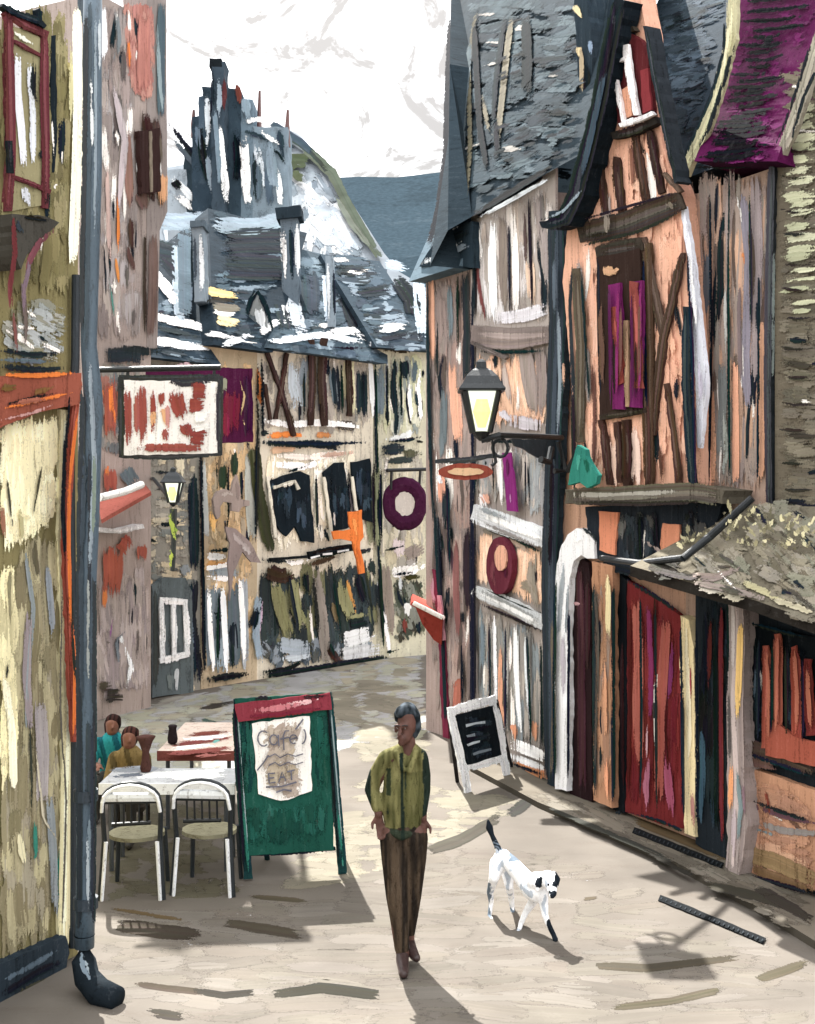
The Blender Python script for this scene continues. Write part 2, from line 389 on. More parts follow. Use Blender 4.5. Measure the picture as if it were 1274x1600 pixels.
# nearer slope on the left, pale with rough grass along its crest
prof = [(150, 260), (260, 262), (330, 250), (400, 215), (440, 196), (470, 212), (500, 245), (530, 285), (565, 340), (600, 395), (625, 425), (700, 470)]
vs = []
SL = plane3(at(200, 250, 60), at(600, 250, 60), at(400, 560, 46))
for u, v in prof:
    p = SL.hit(u, v); q = SL.hit(u, 600); mid = p * .5 + q * .5 ; bk = p + Vector((0, 25, -6)); vs += [q, mid, p, bk]
b.add(vs, [[4*i+k, 4*i+4+k, 4*i+5+k, 4*i+1+k] for i in range(len(prof) - 1) for k in range(3)], 'b4bfca')
sreg = [(250, 290), (330, 270), (440, 215), (490, 255), (560, 350), (590, 410), (400, 420), (250, 420)]
b.scum(SL, sreg, ['8697a6', 'ccd6e0', 'f2f4f6', 'a3b0bc', '6f8292', 'e4ebf0'], 150, 12, 55, 60, 40, off=.03, acc=0)
b.scum(SL, [(480, 300), (520, 300), (570, 385), (560, 400), (500, 370), (475, 330)], ['dfe8f2', 'c4d2e0', 'f4f7fa'], 50, 12, 50, 50, 20, off=.05, acc=0)
b.sts(SL, [('566249', 26, 420,272, 460,248, 500,255), ('5f6a4e', 14, 455,268, 480,282), ('6b7566', 16, 470,225, 520,270, 545,320, 570,365, 598,408), ('868d80', 8, 515,290, 550,350, 590,400), ('465049', 10, 440,205, 490,240, 515,275), ('2e3e4a', 8, 395,200, 430,215, 470,235), ('4c5d6a', 12, 420,190, 470,222, 500,250)], off=.25)
o = b.build('hillside', mat=HILL); o['kind'] = 'structure'

# ------------------------------------------------------------------ ruined tower on the hill
t = thing('stone_tower', 'dark ruined stone tower with thin stacks on the hill against the white sky', 'tower', None, at(340, 420, 44))
def tower_part(name, rects, Y, dep, strokes=(), mat=MID):
    b = B(); pl = PL((0, Y, 0), (0, 1, 0))
    for u0, v0, u1, v1, c in rects: b.prism(pl, [(u0, v0), (u1, v0), (u1, v1), (u0, v1)], c, dep, 0, 1.2)
    b.sts(pl, strokes, off=dep + .08)
    return b.build(name, t, mat)
tower_part('tall_stack', [(331, 96, 351, 400, '3b4a57'), (328, 92, 347, 104, '1a2126')], 44, 1.0, [('8fa0ae', 8, 341,110, 343,190), ('5a2f2c', 7, 350,110, 350,180), ('f0f4f7', 12, 341,190, 352,280, 356,330), ('1c262e', 6, 333,100, 333,180), ('6e8090', 7, 335,170, 345,300)])
tower_part('buttress', [(288, 230, 312, 380, '33444f'), (262, 265, 292, 380, 'a9b6c2')], 46, 1.0, [('e8eef3', 12, 262,270, 290,300, 320,330), ('1a242c', 8, 262,190, 300,240, 345,300, 375,338), ('56626c', 9, 266,215, 310,262, 352,318), ('f6f8fa', 12, 270,300, 310,330), ('141c22', 14, 270,280, 285,300)])
tower_part('left_wall', [(300, 182, 333, 330, '2f404e'), (316, 135, 331, 250, '3a4d5c'), (310, 150, 320, 200, '46596a')], 44.8, 1.2, [('10181e', 12, 312,200, 318,250, 330,290), ('5c7080', 8, 306,190, 312,240), ('dde6ee', 8, 322,135, 326,200, 322,240), ('141c22', 6, 333,120, 334,215), ('8a9aa8', 8, 325,235, 332,310)])
tower_part('right_wall', [(352, 138, 377, 350, '394c5a'), (377, 155, 396, 350, '6a7f8e'), (396, 198, 450, 350, '7d909e')], 45.5, 1.6, [('0f171d', 14, 368,200, 372,240, 370,285), ('7a3c33', 8, 370,130, 376,165), ('8fa5b5', 14, 385,150, 388,190), ('ffffff', 14, 380,210, 385,270, 388,330), ('ffffff', 8, 376,192, 400,186, 452,190), ('cfd9e2', 12, 400,220, 412,300), ('1d2932', 9, 398,240, 402,320), ('2c3c49', 10, 436,200, 444,260), ('4c606f', 12, 418,250, 424,330), ('141d24', 7, 410,225, 436,240, 448,262), ('eef3f6', 9, 432,260, 440,330), ('2a3945', 7, 380,205, 405,212, 430,228), ('8295a4', 16, 420,215, 430,300), ('ffffff', 6, 400,200, 420,215, 455,238), ('566a78', 10, 405,240, 405,320)])
b = B(); 
for u, v0, v1 in ((406, 142, 260), (450, 172, 230), (303, 172, 215)):
    b = B(); b.tube([at(u, v1, 44.4), at(u - 1, (v0 + v1) / 2, 44.4), at(u, v0, 44.4)], [.1, .09, .05], '6a4440', 8); b.build('pole', t, PM)

# ------------------------------------------------------------------ the house row that closes the street on the left
MA, MB_ = gnd(240, 1090), gnd(620, 1025)
MP = vplane(MA, MB_)
def base_of(pl, u):     # ground point of a plane under column u
    d = Vector(((u - CU) / F, 1, 0)); t = pl.p.to_2d().dot(pl.n.to_2d()) / d.to_2d().dot(pl.n.to_2d()); return d * t
def house(name, label, pl, u0, u1, vtop, wcol, deep=5, group=None, cat='house', poly=None, z0=0, back=None):
    """house empty + wall builder whose body is a real block behind the facade plane"""
    a, c = base_of(pl, u0), base_of(pl, u1)
    t = thing(name, label, cat, group, (a + c) / 2)
    gg = 1.15 if name in ('pink_house', 'olive_house', 'corner_house', 'panelled_house') else 1.22 if name in ('timbered_house', 'cream_house', 'ochre_house', 'brick_house') else 1.0
    zt = min(pl.hit(u0, vtop).z, pl.hit(u1, vtop).z)
    b = B(gg); n = pl.n
    bk = n * -deep
    b.hull([(a.x, a.y), (c.x, c.y), ((c + bk).x, (c + bk).y), ((a + bk).x, (a + bk).y)], z0, zt, wcol)
    return t, b, zt
def roof(t, pl, u0, u1, zt, top_v, lean, col, strokes, pal, n, mat=PHF, over=.25, name='roof', topu=None, w=8, L=40, ang=0, th=.12, deep=5):
    """steep slope rising from the eave, with a back slope"""
    e0 = base_of(pl, u0) + pl.n * over; e1 = base_of(pl, u1) + pl.n * over; e0.z = e1.z = zt
    r0 = e0 - pl.n * (over + lean); r1 = e1 - pl.n * (over + lean)
    uc = (u0 + u1) / 2; tmp = PL(r0, pl.n); zr = tmp.hit(uc, top_v).z; r0.z = r1.z = zr
    if topu:
        a = tmp.hit(topu[0], top_v); c = tmp.hit(topu[1], top_v); r0 = Vector((a.x, a.y, zr)); r1 = Vector((c.x, c.y, zr))
    b = B(); b0 = base_of(pl, u0) - pl.n * deep; b1 = base_of(pl, u1) - pl.n * deep; b0.z = b1.z = zt
    b.add([e0, e1, r1, r0, b1, b0], [(0, 1, 2, 3), (3, 2, 4, 5), (0, 3, 5), (1, 4, 2), (0, 5, 4, 1)], col)
    rp = plane3(e0, e1, r0)
    if pal:
        def px(p): d = p - Vector((0, 0, CAMZ)); return (CU + F * d.x / d.y, HV - F * d.z / d.y)
        b.scum(rp, [px(e0), px(e1), px(r1), px(r0)], pal, n, w, L, ang, 12)
    b.sts(rp, strokes, off=.02)
    return b.build(name, t, mat), rp
def window(t, pl, u0, v0, u1, v1, fc='e8e4d8', pc='1f2c36', bars=(1, 1), fw=4, off=.01, mat=PVF, pm=PM, th=.05, label=None, sk=0):
    f = B()
    def q(a, c): u = u0 + (u1 - u0) * a; return (u, v0 + (v1 - v0) * c + sk * (u - u0))
    for (a0, c0, a1, c1) in ((0, 0, 1, 0), (0, 1, 1, 1), (0, 0, 0, 1), (1, 0, 1, 1)): f.bar(pl, [q(a0, c0), q(a1, c1)], fw, fc, th, off, .4)
    for i in range(bars[0]): a = (i + 1) / (bars[0] + 1); f.bar(pl, [q(a, 0), q(a, 1)], fw * .6, fc, th * .8, off, .4)
    for i in range(bars[1]): a = (i + 1) / (bars[1] + 1); f.bar(pl, [q(0, a), q(1, a)], fw * .6, fc, th * .8, off, .4)
    fo = f.build('window', t, mat)
    p = B(); p.prism(pl, [q(0, 0), q(1, 0), q(1, 1), q(0, 1)], pc, .01, off); 
    p.scum(pl, [q(0.05, .05), q(.95, .05), q(.95, .95), q(.05, .95)], [pc, '3f5262', '0f171d', '5b6d7a'], 10, (u1 - u0) * .2, (v1 - v0) * .6, 90, 8, off=off + .012)
    p.build('pane', fo, pm)
    if label: fo['label'] = label
    return fo

def edging(t, pl, lst, mat=PVF, off=.05, col='18222a'):
    b = B()
    for x in lst: b.st(pl, [(x[i], x[i+1]) for i in range(1, len(x), 2)], x[0], col, off=off, cj=.2)
    b.build('dark_edging', t, mat)
GM = 'old houses closing the far end of the lane'
PAL_SL = ['2b3c49', '3d505e', '1c2932', '5a6f7e', '7d909e', '465a68']
# house A: brick house behind the lamp, grey door
t, b, zt = house('brick_house', 'narrow pale brick house with grey door below the red and white sign', MP, 222, 313, 560, '8f8c82', 5, GM)
A_ = [(225, 570), (313, 570), (313, 1070), (235, 1088)]
b.scum(MP, A_, ['8e8c84', 'a7a294', '6e7778', 'bfb59a', 'd8c7a4', '5d686c'], 170, 8, 22, 0, 10, off=.01)
b.sts(MP, [('232b30', 5, 226,732, 250,738, 292,735), ('1f272c', 6, 228,815, 262,820, 300,812), ('20282c', 5, 228,842, 262,850), ('2b3338', 4, 235,770, 252,762, 285,765), ('d9b98c', 10, 216,905, 232,905, 236,930), ('1c2931', 16, 302,735, 304,820, 306,900), ('20303b', 12, 210,890, 214,935), ('e8ecef', 12, 218,945, 222,1000, 220,1055), ('9aa3ab', 14, 230,960, 230,1080), ('1c2730', 16, 304,900, 300,960, 312,1070), ('5f7280', 8, 298,960, 300,1060), ('8c6a3c', 4, 294,1000, 298,1085), ('dcd2b4', 12, 280,700, 282,760), ('5f6f78', 22, 205,715, 208,760), ('8a9296', 16, 287,880, 292,905)], off=.02)
b.build('wall', t, PVF)
d = B(); d.prism(MP, [(238, 915), (255, 903), (290, 903), (300, 925), (303, 1082), (238, 1090)], '626e72', .08, .02, 1); d.sts(MP, [('4a4f4a', 8, 244,920, 244,1080), ('7a8688', 10, 268,1050, 266,1085), ('c5cbcf', 6, 278,1040, 274,1080)], off=.11)
d = d.build('door', t, PVF)
f = B(); 
for p in ([(250, 937), (294, 941)], [(250, 1033), (296, 1022)]): f.bar(MP, p, 9, 'f2f5f7', .05, .11, .6)
for p in ([(253, 940), (255, 1032)], [(272, 945), (273, 1026)], [(290, 942), (294, 1024)]): f.bar(MP, p, 7, 'eef1f3', .05, .113, .6)
f = f.build('window', d, PVF)
ro, rp = roof(t, MP, 205, 330, zt, 335, 2.6, '31424f', [('8798a6', 26, 228,345, 280,348, 330,342), ('1b2831', 30, 225,380, 300,400), ('16222b', 26, 250,400, 300,450), ('9aaab6', 16, 275,370, 278,470, 285,520), ('f4f6f8', 16, 225,410, 260,450, 280,480), ('ffffff', 14, 225,490, 290,505, 330,515), ('5b6f7e', 22, 290,350, 292,430, 290,500), ('22303a', 6, 225,505, 330,530), ('e8ecf0', 12, 225,530, 330,545)], PAL_SL, 60)
c = B(); cp = PL((0, 20.3, 0), (0, 1, 0)); c.prism(cp, [(300, 352), (316, 350), (320, 470), (304, 472)], '8b9ba8', .5, 0, .8); c.prism(cp, [(297, 345), (319, 343), (319, 353), (297, 355)], '5c6d7a', .56, 0, .5); c.sts(cp, [('e4ecf2', 7, 313,356, 314,400, 316,460), ('4a5a66', 5, 304,356, 306,460), ('1e2a33', 3, 299,360, 301,460)], off=.51); c.build('chimney', ro, PVF)

# house B: ochre wall
t, b, zt = house('ochre_house', 'ochre plastered house with white barred shop window behind the purple sign', MP, 314, 402, 540, 'b8a688', 5, GM)
b.scum(MP, [(316, 560), (400, 560), (400, 1040), (316, 1068)], ['c9a878', 'd9b684', 'b79b72', 'e0c59a', 'a39a88'], 130, 8, 45, 90, 6, off=.01)
b.sts(MP, [('aeb4b2', 9, 317,710, 320,780, 324,850), ('b2b6ae', 14, 388,700, 390,780, 396,850), ('30402f', 14, 349,722, 349,768), ('2b3a2c', 12, 367,705, 366,755), ('efbb6a', 16, 335,790, 336,835), ('f2f2ee', 12, 318,868, 350,870, 362,862), ('d49a55', 14, 320,880, 360,885), ('fafafa', 9, 318,890, 350,884, 372,880), ('8f9aa2', 14, 325,895, 375,895), ('6e7c86', 26, 335,910, 337,1055), ('5c6a74', 20, 365,910, 367,1050), ('1d2a34', 18, 335,965, 350,960), ('16232c', 20, 365,970, 370,1020), ('8fa0ac', 18, 345,990, 348,1055), ('9fa8b0', 14, 380,900, 384,1050)], off=.02)
b.sts(MP, [('f2f6f8', 7, 326,905, 328,985, 334,1055), ('e6edf2', 8, 347,905, 352,990, 356,1060), ('f2f6f8', 8, 374,895, 380,960, 382,1045), ('f6f8fa', 9, 320,903, 345,905, 372,903), ('1c252c', 8, 318,1062, 400,1050)], off=.03)
b.build('wall', t, PVF)
ro, rp = roof(t, MP, 318, 410, zt, 335, 2.4, '263642', [('8496a2', 26, 330,350, 400,352, 465,335), ('18252e', 40, 345,380, 455,375), ('1a2730', 40, 345,415, 455,420), ('e8c878', 14, 318,452, 350,458, 375,462), ('2a2620', 8, 320,468, 380,472), ('e8d49a', 16, 335,500, 375,505), ('f4f4f0', 10, 330,485, 370,490), ('7a7466', 12, 330,478, 380,482), ('dfe6ec', 10, 345,540, 400,520), ('ffffff', 8, 320,520, 380,530)], PAL_SL, 60, topu=(325, 480))
d = B(); dp = PL((0, 21.2, 0), (0, 1, 0))
d.prism(dp, [(382, 530), (386, 480), (398, 458), (412, 470), (420, 530)], '8f9698', .6, 0, 1); d.sts(dp, [('1c2831', 8, 384,500, 392,470, 402,455, 416,480, 428,520), ('e6edf2', 14, 405,480, 412,520), ('5d6a72', 12, 395,490, 396,528)], off=.62); d.build('dormer', ro, PVF)

edging(t, MP, [(6, 314,700, 316,860, 320,1060), (5, 402,560, 403,700, 400,860), (6, 320,862, 360,858, 398,852), (7, 318,1066, 400,1052), (4, 338,700, 340,780), (4, 356,700, 358,800, 354,850), (5, 378,720, 380,800), (5, 342,905, 342,1055), (6, 362,1000, 364,1056)], off=.06)
# mauve figure sign on a bracket over the ochre wall
t = thing('hanging_sign', 'mauve animal shaped sign hanging by the ochre wall', 'sign', None, MP.hit(365, 800))
s = B(); sp = MP.moved(.35)
s.prism(sp, [(336, 802), (334, 780), (340, 768), (352, 764), (362, 768), (366, 752), (371, 742), (376, 762), (376, 780), (390, 782), (390, 790), (378, 792), (374, 800), (362, 798), (362, 786), (350, 784), (344, 792), (345, 806), (340, 812)], 'a3938c', .05, 0, .5)
s.sts(sp, [('c0b2ab', 6, 340,775, 356,770, 368,776), ('8a7a75', 5, 370,750, 373,790)], off=.052); s.build('sign_body', t, PVF)
s = B(); s.tube([MP.hit(385, 790), sp.hit(378, 788)], .02, '4a4744'); s.tube([sp.hit(352, 815), MP.hit(356, 845)], .02, '4a4744'); s.build('bracket', t, PM)
t = thing('hanging_cloth', 'mauve cloth hanging in a point under the animal sign', 'cloth', None, MP.hit(378, 850))
s = B(); s.prism(sp, [(352, 822), (368, 826), (392, 848), (408, 880), (392, 878), (380, 862), (366, 892), (360, 940), (357, 880), (360, 850)], '9b8b88', .03, 0, .7); s.sts(sp, [('b5a8a6', 8, 360,830, 385,855, 402,878), ('c8c0c0', 4, 375,850, 395,870)], off=.032); s.build('fabric', t, PVF)

# house C: half-timbered with dark windows
t, b, zt = house('timbered_house', 'half timbered house with crossed braces above three dark windows', MP, 402, 583, 545, 'cfc7b4', 5, GM)
b.scum(MP, [(404, 550), (578, 545), (578, 690), (404, 690)], ['a9a196', 'b5aca0', '978f86', 'c1b8a8', '8b8c8a'], 90, 8, 45, 90, 6, off=.01)
b.scum(MP, [(412, 700), (582, 695), (582, 850), (430, 872)], ['efe9d6', 'e4dcc4', 'faf7ee', 'd9cdb0'], 100, 9, 50, 88, 8, off=.01)
b.scum(MP, [(404, 880), (590, 865), (598, 1030), (404, 1052)], ['26343d', '1b262e', '34434c', '7d7d58'], 90, 10, 60, 86, 6, off=.01)
b.sts(MP, [('b7c2cc', 22, 462,560, 460,600, 470,640), ('8d9aa6', 12, 478,555, 472,610), ('25323b', 14, 522,565, 524,610, 530,650), ('6f7d88', 10, 517,570, 525,640), ('222f38', 18, 564,575, 566,660), ('ccc79e', 8, 538,562, 541,640), ('cfcba4', 9, 552,560, 550,600, 556,660), ('dfe3e4', 7, 577,548, 580,600, 583,660), ('4a4238', 14, 520,665, 570,668),
    ('e87f1e', 9, 404,572, 407,610, 412,650), ('f6f8f8', 10, 405,655, 450,664, 500,660, 570,668), ('ee8320', 9, 415,682, 450,679, 480,681), ('c98242', 8, 490,680, 525,680), ('1c2830', 12, 440,697, 490,692, 540,700), ('232e35', 9, 405,678, 425,676), ('efe6dc', 10, 430,712, 480,716, 560,706), ('d8b08c', 10, 420,705, 470,700), ('c9a695', 9, 500,712, 560,705), ('ffffff', 12, 425,725, 480,728, 505,718)], off=.02)
b.sts(MP, [('3a3f2a', 18, 397,690, 402,760, 415,830, 428,872), ('54583c', 10, 392,700, 396,740), ('2b2f22', 8, 398,720, 412,735), ('858a6a', 18, 586,730, 582,800, 586,860), ('8b848e', 10, 549,745, 553,780, 558,810), ('9f989c', 5, 552,750, 556,800),
    ('7d7d55', 20, 430,905, 440,950, 455,1000), ('86855c', 18, 458,895, 465,950, 478,990), ('8d857c', 16, 492,885, 500,950, 512,1045), ('8a8a60', 20, 530,900, 540,935, 552,975), ('8a8a60', 9, 545,965, 580,960), ('c78a3a', 5, 540,900, 556,960), ('6a5f40', 10, 520,940, 535,990), ('131b21', 12, 560,895, 575,950), ('121a20', 12, 475,890, 482,940), ('1a242b', 16, 545,975, 582,968),
    ('9ba8b3', 24, 432,1005, 470,1010, 492,1008), ('b3bdc5', 12, 440,1030, 490,1022), ('cfd2d4', 26, 535,1000, 590,985), ('c2c5c8', 22, 530,1025, 598,1012), ('4d2f26', 9, 514,1008, 522,1030, 550,1040), ('3a2620', 12, 512,1010, 530,1036), ('3c2822', 26, 415,890, 440,900, 460,893), ('10181e', 9, 405,1052, 450,1045, 480,1030), ('f0f2f2', 7, 430,872, 460,880, 500,868), ('4a3a2e', 8, 480,884, 540,865), ('8da0b0', 12, 405,920, 400,990, 408,1040), ('b79fb4', 6, 408,930, 404,1000), ('151f26', 14, 392,990, 402,950, 415,935)], off=.03)
b.scum(MP, [(404, 1000), (596, 985), (600, 1024), (404, 1058)], ['3a4650', '55626c', '8d98a2', '4a4a40', '20292f'], 50, 8, 34, 80, 30, off=.03)
b.sts(MP, [('141c22', 9, 404,1058, 500,1044, 612,1026), ('1c252c', 8, 404,692, 480,694, 560,692), ('20292f', 7, 404,874, 430,876, 460,878), ('20292f', 6, 556,864, 588,858)], off=.04)
b.build('wall', t, PVF)
tf = B()
for p, w_ in (([(418, 550), (440, 610), (460, 680)], 5), ([(450, 552), (440, 610), (432, 655)], 5), ([(488, 530), (490, 600), (486, 665)], 8), ([(508, 528), (504, 590), (509, 665)], 10), ([(546, 555), (548, 650)], 7), ([(450, 640), (462, 682)], 5), ([(416, 600), (424, 655)], 4)): tf.bar(MP, p, w_, '43302a', .08, .03, 1)
tf.build('timber_frame', t, PVF)
for p in ([(418, 752), (470, 736), (484, 742), (492, 848), (472, 846), (462, 822), (448, 838), (432, 822)], [(506, 738), (524, 722), (538, 722), (552, 822), (520, 832), (512, 790)], [(550, 722), (579, 716), (582, 815), (566, 812), (554, 760)]):
    wb = B(); wb.prism(MP, p, '16222b', .04, .03, 1.2); us = [q[0] for q in p]; u0, u1 = min(us), max(us)
    wb.scum(MP, p, ['33485a', '0d151b', '41586a', '1d2b36'], 10, 7, 40, 88, 5, off=.075); wo = wb.build('window', t, PVF)
    fb = B(); k = (u0 + u1) / 2; fb.bar(MP, [(u0 + 1, 745), (u0 + 14, 840)], 4, 'e9e4d2', .05, .08, .8)
    if u0 < 430: fb.bar(MP, [(428, 762), (462, 752), (468, 765)], 5, 'd8d4c4', .05, .08, .8)
    fb.build('frame', wo, PVF)
ro, rp = roof(t, MP, 400, 590, zt, 395, 2.2, '465864', [('1d2a33', 26, 420,420, 440,470, 450,520), ('f0f4f7', 16, 440,370, 445,440, 452,510), ('d5dfe8', 20, 455,450, 465,500, 478,530), ('2c3b47', 30, 480,420, 485,500), ('b4c4d2', 12, 508,420, 512,480, 515,520), ('15202a', 22, 535,430, 545,480, 560,520), ('ffffff', 12, 500,520, 550,515, 575,530), ('7b8d9b', 16, 560,420, 568,520), ('ffffff', 12, 405,520, 440,500), ('dbe4ec', 10, 410,535, 500,522, 570,535)], PAL_SL, 80, topu=(470, 605))
c = B(); cp = PL((0, 22.6, 0), (0, 1, 0)); c.prism(cp, [(438, 335), (464, 332), (468, 500), (442, 505)], '6f808e', .5, 0, 1); c.prism(cp, [(430, 325), (470, 320), (472, 338), (432, 342)], '2a3842', .58, 0, .6)
c.sts(cp, [('f4f7fa', 8, 442,345, 446,440), ('22303a', 7, 455,345, 458,440), ('e8eef3', 7, 463,345, 466,440)], off=.52); c.build('chimney', ro, PVF)
c = B(); c.prism(cp, [(508, 400), (520, 400), (524, 510), (512, 512)], '93a4b2', .4, 0, .8); c.sts(cp, [('e6edf3', 5, 512,405, 516,500), ('22303a', 4, 520,410, 523,500)], off=.41); c.build('chimney', ro, PVF)

edging(t, MP, [(5, 410,548, 411,690), (5, 410,690, 500,694, 580,690), (4, 475,560, 476,660), (4, 498,560, 499,660), (4, 534,560, 536,660), (4, 572,560, 574,660), (5, 424,735, 430,860), (4, 494,735, 498,850), (4, 543,725, 560,830), (4, 584,700, 586,860), (5, 410,548, 500,544, 580,544), (5, 450,890, 470,1000), (5, 488,890, 500,1000), (5, 520,890, 536,1000), (4, 440,740, 482,728), (5, 512,1000, 530,1040), (4, 590,880, 600,1020)], off=.07)
t = thing('shop_sign', 'long black slanted sign board under the white framed dark windows', 'sign', None, MP.hit(480, 870))
s = B(); s.bar(MP.moved(.06), [(424, 874), (482, 870)], 4, '141a1e', .1, 0, .5); s.bar(MP.moved(.06), [(484, 868), (551, 855)], 11, '10161a', .12, 0, .6); s.build('board', t, PVF)
for q_ in ((486,872, 500,868), (505,866, 520,865), (528,862, 546,859)): s = B(); s.bar(MP.moved(.06), [q_[:2], q_[2:]], 3, 'e8ebee', .01, .13, .5); s.build('lettering', t, PVF)
t = thing('orange_banner', 'bright orange cross shaped banner at the right end of the black sign', 'banner', None, MP.hit(555, 860))
s = B(); sp = MP.moved(.5); s.prism(sp, [(545, 800), (566, 797), (568, 840), (562, 848), (571, 895), (562, 896), (552, 845), (522, 842), (520, 830), (548, 828)], 'f27c12', .03, 0, 1.2)
s.sts(sp, [('ff9a3c', 6, 550,805, 560,840), ('d9650a', 5, 556,850, 565,890)], off=.032); s.build('cloth', t, PVF)
s = B(); s.tube([MP.hit(556, 799), sp.hit(556, 800)], .02, '2a2a2a'); s.build('pole', t, PM)

# house D: cream striped, ring sign in front
MD = vplane(MB_ + Vector((-.3, -.38, 0)), MB_ + Vector((1.1, .5, 0)))
t, b, zt = house('cream_house', 'cream plank fronted house behind the purple ring sign', MD, 583, 668, 545, 'c9c6ae', 5, GM)
b.scum(MD, [(585, 550), (664, 548), (664, 690), (585, 690)], ['c9cba2', 'd6d6b4', 'b3b79c', 'e0e0cc', '7d8b90'], 80, 7, 50, 90, 5, off=.01)
b.scum(MD, [(588, 695), (664, 695), (664, 900), (596, 900)], ['d6cfb4', 'e3dcc4', 'b9b5a8', 'c9c0a0', 'a39f98'], 90, 9, 40, 88, 10, off=.01)
b.scum(MD, [(612, 900), (664, 900), (664, 1000), (618, 1014)], ['5c6450', '3c4438', '75786a', '2e2a24', '8a8d84'], 60, 9, 30, 80, 20, off=.01)
b.sts(MD, [('6f808a', 14, 592,560, 595,620, 594,670), ('1b2831', 12, 613,562, 615,610, 620,655), ('c2c8cc', 6, 604,560, 606,650), ('1c2932', 16, 632,562, 637,600), ('5d6d76', 8, 650,560, 648,610), ('f5f7f5', 5, 641,580, 640,620, 646,670), ('141e25', 4, 637,590, 636,630, 644,672), ('ffffff', 8, 656,575, 652,610, 658,660), ('121c23', 4, 662,575, 662,600), ('22303a', 4, 650,600, 654,650),
    ('e8ecec', 9, 590,690, 625,684, 662,668), ('27333a', 18, 592,705, 640,700), ('55553f', 12, 630,710, 662,705), ('3a4440', 10, 600,722, 660,716), ('f2ecd0', 8, 594,730, 592,760), ('ded0d2', 18, 624,838, 626,880), ('958982', 20, 630,868, 664,852), ('a5a09a', 10, 632,880, 660,872), ('f6f6f4', 18, 610,895, 640,890, 664,878), ('3e3a22', 9, 625,902, 664,900), ('8d8278', 18, 600,880, 606,950, 612,1000), ('efeff0', 8, 586,900, 600,960, 612,1030), ('23303a', 6, 592,920, 606,990), ('c7ced2', 8, 626,895, 628,940), ('dde0de', 12, 640,940, 636,965), ('7a3a30', 8, 632,965, 634,1000)], off=.02)
b.build('wall', t, PVF)
ro, rp = roof(t, MD, 578, 675, zt, 412, 2.0, '3d4f5c', [('10191f', 26, 612,430, 640,470, 650,500), ('b8c8d4', 18, 655,430, 660,530), ('ffffff', 14, 590,515, 640,505), ('1a2730', 8, 590,530, 650,520), ('9fb0be', 16, 600,410, 640,420)], ['1b2831', '2f404d', '4c5f6d', '0f181f', '8b9caa'], 60)
b = B(); b.sts(MD, [('dfe7ee', 9, 560,536, 620,540, 664,540), ('4a4030', 6, 590,547, 664,548)], off=.05); b.build('eave_board', t, PVF)

edging(t, MD, [(5, 586,560, 588,690, 592,860, 600,1020), (4, 605,560, 606,680), (5, 600,690, 640,688, 664,680), (4, 626,560, 628,680), (4, 648,690, 664,690), (4, 600,860, 640,852), (5, 610,900, 660,892), (4, 595,730, 596,860), (5, 600,1022, 630,1012)], off=.05)
# ring sign
t = thing('ring_sign', 'round purple ring shaped sign hanging from a black bar', 'sign', None, MD.hit(632, 735))
rp_ = MD.moved(.9); c0 = rp_.hit(633, 787); s = B(); rx = 25 / F * c0.y; rr = 10.5 / F * c0.y
X = Vector((1, 0, 0)); Z = Vector((0, 0, 1)); vs = []; n = 36
for i in range(n):
    a = 2 * math.pi * i / n; r1 = rx + (R() - .5) * .02
    for k in range(8):
        q = 2 * math.pi * k / 8; rad = r1 + math.cos(q) * rr; vs.append(c0 + X * math.cos(a) * rad + Z * math.sin(a) * rad * 1.18 + Vector((0, -1, 0)) * math.sin(q) * .07)
s.add(vs, [[i*8+k, i*8+(k+1) % 8, ((i+1) % n)*8+(k+1) % 8, ((i+1) % n)*8+k] for i in range(n) for k in range(8)], '4a1a3e')
s.build('ring', t, PI)
s = B(); s.tube([rp_.hit(605, 735), rp_.hit(672, 733)], .035, '14191d'); s.tube([rp_.hit(612, 735), rp_.hit(611, 765)], .025, '14191d'); s.tube([rp_.hit(657, 735), rp_.hit(655, 765)], .025, '14191d')
s.tube([rp_.hit(605, 735), MD.hit(606, 735)], .03, '14191d'); s.build('bar', t, PM)
s = B(); s.tube([c0 + Vector((0, .04, 0)), c0 + Vector((0, -.02, 0))], rx - rr * .3, 'd9d4cc', 24); s.build('centre_disc', t, PVF)

# distant house and red awning in the gap
FP = PL((0, 27, 0), (0, 1, 0))
t, b, zt = house('distant_house', 'dim distant house seen down the gap past the red awning', FP, 630, 720, 700, '6e7468', 4, GM)
b.scum(FP, [(632, 720), (715, 720), (715, 975), (632, 975)], ['77796a', '4a5048', '8f9188', '5b5548', 'b0aca0'], 60, 10, 40, 85, 15, off=.01)
b.sts(FP, [('4a3a2c', 26, 650,980, 690,985), ('24272a', 22, 668,930, 672,990)], off=.02); b.build('wall', t, MID)
o = B(); o.quad([FP.hit(625, 700), FP.hit(725, 700), at(720, 600, 29), at(630, 600, 29)], '3a4a55'); o.build('roof', t, PHF)
t = thing('red_awning', 'slanted red awning sticking out of the corner at the end of the lane', 'awning', None, gnd(690, 1010))
s = B(); a1 = at(645, 930, 15.6); a2 = at(645, 932, 16.6); s1 = at(694, 958, 15.6); s2 = at(694, 948, 16.6)
s.quad([at(645, 928, 16.6), at(694, 950, 16.8), at(690, 962, 15.4), at(644, 940, 15.4)], 'a23c2c', .05); s.quad([at(648, 945, 15.3), at(692, 966, 15.3), at(690, 1008, 15.5), at(678, 1000, 15.5), at(660, 975, 15.4)], '9a3528', .03)
s.build('canvas', t, PVF)
s = B(); s.tube([at(646, 942, 15.28), at(692, 965, 15.28)], .03, 'f0eae2'); s.tube([at(692, 965, 15.4), at(700, 960, 16.6)], .03, 'f0eae2'); s.build('rail', t, PM)

